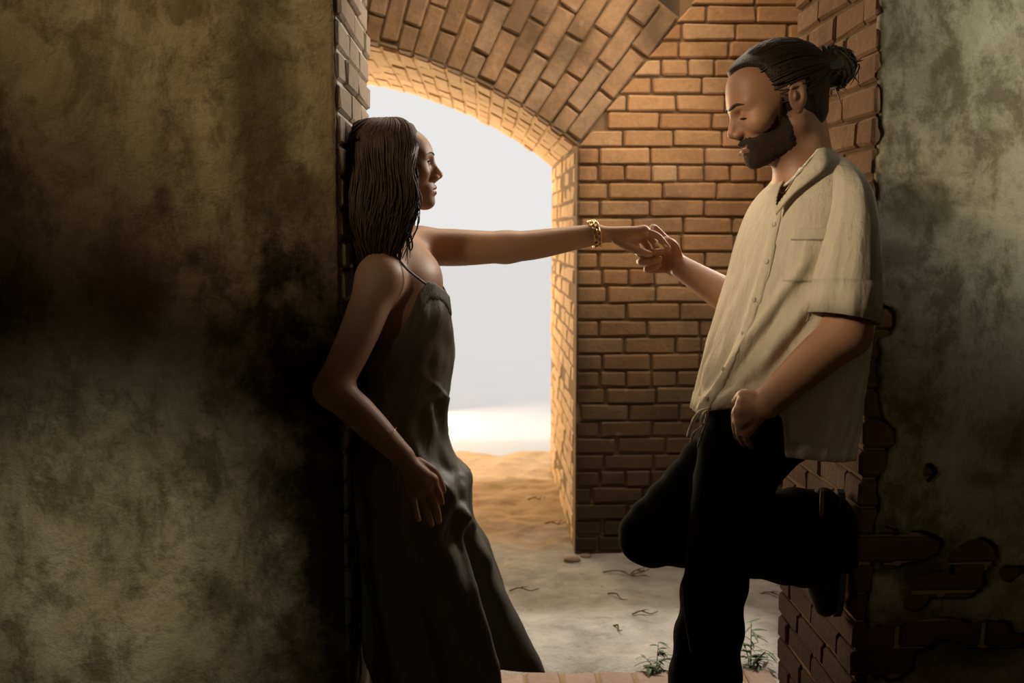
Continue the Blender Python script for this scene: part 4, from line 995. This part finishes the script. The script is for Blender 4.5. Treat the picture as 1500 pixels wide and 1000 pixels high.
slv = mk('sleeve', SV, sq.tolist(), M_linen, shirt); slv.modifiers.new('thickness', 'SOLIDIFY').thickness = .0025
def surf(d, py, out=.004):
    """point on the shirt at azimuth d (degrees) and photograph height py"""
    i = int(np.argmin(np.abs(dd-d))); j = np.array([np.interp(py, pyg[:, i], Vs[:, i, k]) for k in range(3)])
    n_ = V3(math.cos(th[i]), math.sin(th[i]), 0); return j+n_*out
def strip(name, fn, nu, nv, mat, parent, thick=.003, label=None):
    vv = np.array([fn(a, b_) for a in np.linspace(0, 1, nu) for b_ in np.linspace(0, 1, nv)]); ii = np.arange(nu*nv).reshape(nu, nv)
    qq = np.stack([ii[:-1, :-1], ii[1:, :-1], ii[1:, 1:], ii[:-1, 1:]], -1).reshape(-1, 4)
    o = mk(name, vv, qq.tolist(), mat, parent); o.modifiers.new('thickness', 'SOLIDIFY').thickness = thick
    if label: tag(o, label)
    return o
plc = lambda py: np.interp(py, [300, 380, 480, 600], [-143, -140, -144, -156])
strip('placket', lambda a, b_: surf(plc(305+285*a)+(b_-.5)*9, 305+285*a, .005), 60, 4, M_linen, shirt)
for py in (329, 380, 433, 480, 530, 572):
    cpt = surf(plc(py), py, .010); i_ = int(np.argmin(np.abs(dd-plc(py)))); mk('button', *nail(cpt-.003*V3(math.cos(th[i_]), math.sin(th[i_]), 0), V3(math.cos(th[i_]), math.sin(th[i_]), 0), V3(0, 0, 1), .0058, .0058), M_button, shirt)
strip('pocket', lambda a, b_: surf(-124+26*b_, 340+66*a, .0045), 16, 10, M_linen, shirt)
strip('pocket_flap', lambda a, b_: surf(-125+28*b_, 334+16*a, .0075), 5, 10, M_linen, shirt)
def hemfn(a, b_):
    i = int(round(a*(NU-1))) % NU; r0 = NR-1-int(b_*7); n_ = V3(math.cos(th[i]), math.sin(th[i]), 0); return Vs[r0, i]+n_*.004
strip('hem', hemfn, NU, 3, M_linen, shirt)
cf = lambda a, b_: SV[(59-int(b_*9))*NS+int(round(a*NS)) % NS]+.004*(V3(math.cos(2*math.pi*a), math.sin(2*math.pi*a), 0))
strip('cuff', cf, NS+1, 3, M_linen, slv)
# collar: camp collar leaf on each side, standing round the neck
def leaf_(top, bot, name='collar'):
    t_, b_ = cr([PM(*q_) for q_ in top], 14), cr([PM(*q_) for q_ in bot], 14)
    def fn(a, s):
        i = a*13; i0 = int(i); i1 = min(13, i0+1); w_ = i-i0
        return (t_[i0]*(1-w_)+t_[i1]*w_)*(1-s)+(b_[i0]*(1-w_)+b_[i1]*w_)*s+V3(0, 0, .008*math.sin(s*3.1))
    return strip(name, fn, 28, 6, M_linen, shirt, .004)
leaf_([(1207, 212, 2.36), (1196, 222, 2.300), (1180, 245, 2.280), (1160, 270, 2.275), (1140, 304, 2.245)], [(1222, 226, 2.36), (1216, 238, 2.245), (1194, 258, 2.222), (1162, 283, 2.225), (1136, 314, 2.235)])
leaf_([(1207, 212, 2.36), (1196, 218, 2.45), (1172, 236, 2.48), (1150, 252, 2.46), (1137, 304, 2.30)], [(1222, 226, 2.38), (1212, 232, 2.50), (1176, 250, 2.52), (1128, 272, 2.47), (1118, 312, 2.34)])
# necklace of small pearls, with a second strand falling inside the open collar
pts = cr([PM(1208, 208, 2.38), PM(1198, 220, 2.315), PM(1184, 236, 2.298), PM(1168, 254, 2.300), PM(1154, 268, 2.318), PM(1146, 272, 2.345), PM(1144, 266, 2.39), PM(1156, 248, 2.455), PM(1190, 216, 2.450), PM(1208, 208, 2.38)], 64)
tag(mk('necklace', *joinm([ball(q_, .0032, 7, 5) for q_ in pts[:-1]]), M_pearl, man), 'string of small pearls')
pts = cr([PM(1172, 246, 2.30), PM(1160, 266, 2.305), PM(1148, 282, 2.325), PM(1141, 276, 2.35), PM(1142, 262, 2.39)], 60)
mk('chain_necklace', *joinm([ball(q_, .0019, 6, 4) for q_ in pts]), M_silver, man)
# ================================================================== SMALL THINGS ON THE SAND
def ground(px, py):
    """where a sight line meets the floor"""
    d = _ray(px, py); t = -H/d[2]; q = CAM+d*t; q[2] = float(floor_z(np.array(q[0]), np.array(q[1]))); return q
M_leaf = flat_mat('weed_leaf', (.055, .085, .028), .6, .3, nscale=30); M_twig = flat_mat('dry_twig', (.11, .065, .03), .9, .1, nscale=60)
LM = []
for i in range(3):
    n = 5; vv = []; 
    for j in range(n):
        t = j/(n-1); wv = .0042*math.sin(math.pi*min(.97, t*.93+.05)); zz = -.010*t*t*(1+i*.5)
        vv += [(t*.038, -wv, zz+.001), (t*.038, 0, zz), (t*.038, wv, zz+.001)]
    ff = []
    for j in range(n-1):
        for k in range(2): a = j*3+k; ff.append((a, a+3, a+4, a+1))
    me = bpy.data.meshes.new('leaf'); me.from_pydata(vv, [], ff); me.materials.append(M_leaf); LM.append(me)
def weed(px, py, stems, label, seed):
    r = random.Random(seed); b = ground(px, py)
    st = []; lv = []
    for sx, hgt in stems:
        tip = V3(sx*hgt, r.uniform(-.04, .04), hgt); mid = tip*.5+V3(-sx*.01, 0, hgt*.08)
        p = cr([V3(0, 0, -.004), mid, tip], 10); st.append(tube(p, np.linspace(.0022, .0008, 10), 5))
        for k in range(2, 10):
            for s in (0, 1): lv.append((p[k], r.uniform(0, 6.28), r.uniform(-.5, .25), r.uniform(.7, 1.35)))
    root = empty('weed', b); tag(root, label, 'plant')
    v, f = joinm(st); mk('stem', v+b, f, M_leaf, root)
    for p, az, el_, sc in lv:
        o = bpy.data.objects.new('leaf', r.choice(LM)); COL.objects.link(o); o.parent = root; o.location = p; o.rotation_euler = (r.uniform(-.4, .4), el_, az); o.scale = (sc, sc, sc)
weed(962, 978, [(-.5, .075), (.1, .10), (.35, .075), (-.9, .05)], 'small green weed rooted in the sand left of the standing leg', 3)
weed(1100, 974, [(.45, .075), (.0, .16), (-.2, .09), (.9, .06)], 'small green weed rooted in the sand right of the standing leg', 4)
def twig(px, py, L, ang, label, forks=2):
    b = ground(px, py); b[2] += .005; d = V3(math.cos(ang), math.sin(ang), 0); n_ = V3(-d[1], d[0], 0); ps = []
    main = cr([b-d*L/2, b-d*L*.15+n_*L*.07+V3(0, 0, .008), b+d*L*.2-n_*L*.04, b+d*L/2+V3(0, 0, .006)], 12); ps.append(tube(main, np.linspace(.0032, .0014, 12), 6))
    for k in range(forks):
        s = main[4+3*k]; e = s+(d*.7+n_*(1 if k % 2 else -1)*.8)*L*.3+V3(0, 0, .012); ps.append(tube(cr([s, (s+e)/2+n_*.004, e], 6), np.linspace(.0024, .0008, 6), 5))
    v, f = joinm(ps); tag(mk('twig', v, f, M_twig, base=b), label, 'twig')
twig(915, 838, .17, -.35, 'dry forked twig on the sand below the raised knee', 3)
twig(938, 834, .09, .5, 'short dry twig tucked just under the raised knee')
twig(905, 872, .10, -.9, 'thin dark twig on the bare sand under the forked one', 1)
twig(945, 898, .09, .1, 'curved dry twig on the sand near the trouser leg', 1)
twig(768, 862, .11, .05, 'dark flat twig on the sand by the skirt edge', 1)
twig(1135, 868, .12, -.2, 'thin dry twig on the sand beneath the raised foot', 2)
twig(905, 917, .06, -1.2, 'tiny twig on the sand left of the green weed', 1)
twig(812, 765, .10, .1, 'dark twig lying in the warm passage sand', 2)
twig(786, 735, .09, .3, 'small dark twig farther up the warm passage sand', 2)
M_rub = flat_mat('sandy_stone', (.20, .13, .08), .95, .1, nscale=30, bscale=60, bstr=.5)
def stone(px, py, r, label):
    b = ground(px, py); v, f = ball((0, 0, 0), 1, 12, 9); v = v*V3(r*1.5, r, r*.55)*(1+.18*vnoise(v[:, 0]*2, v[:, 1]*2, v[:, 2]*2, seed=int(px)))[:, None]
    tag(mk('stone', v+b+V3(0, 0, r*.2), f, M_rub, base=b), label, 'stone')
stone(838, 818, .024, 'low brown stone in the sand at the passage corner'); stone(858, 812, .017, 'small stone beside the foot of the back wall corner')
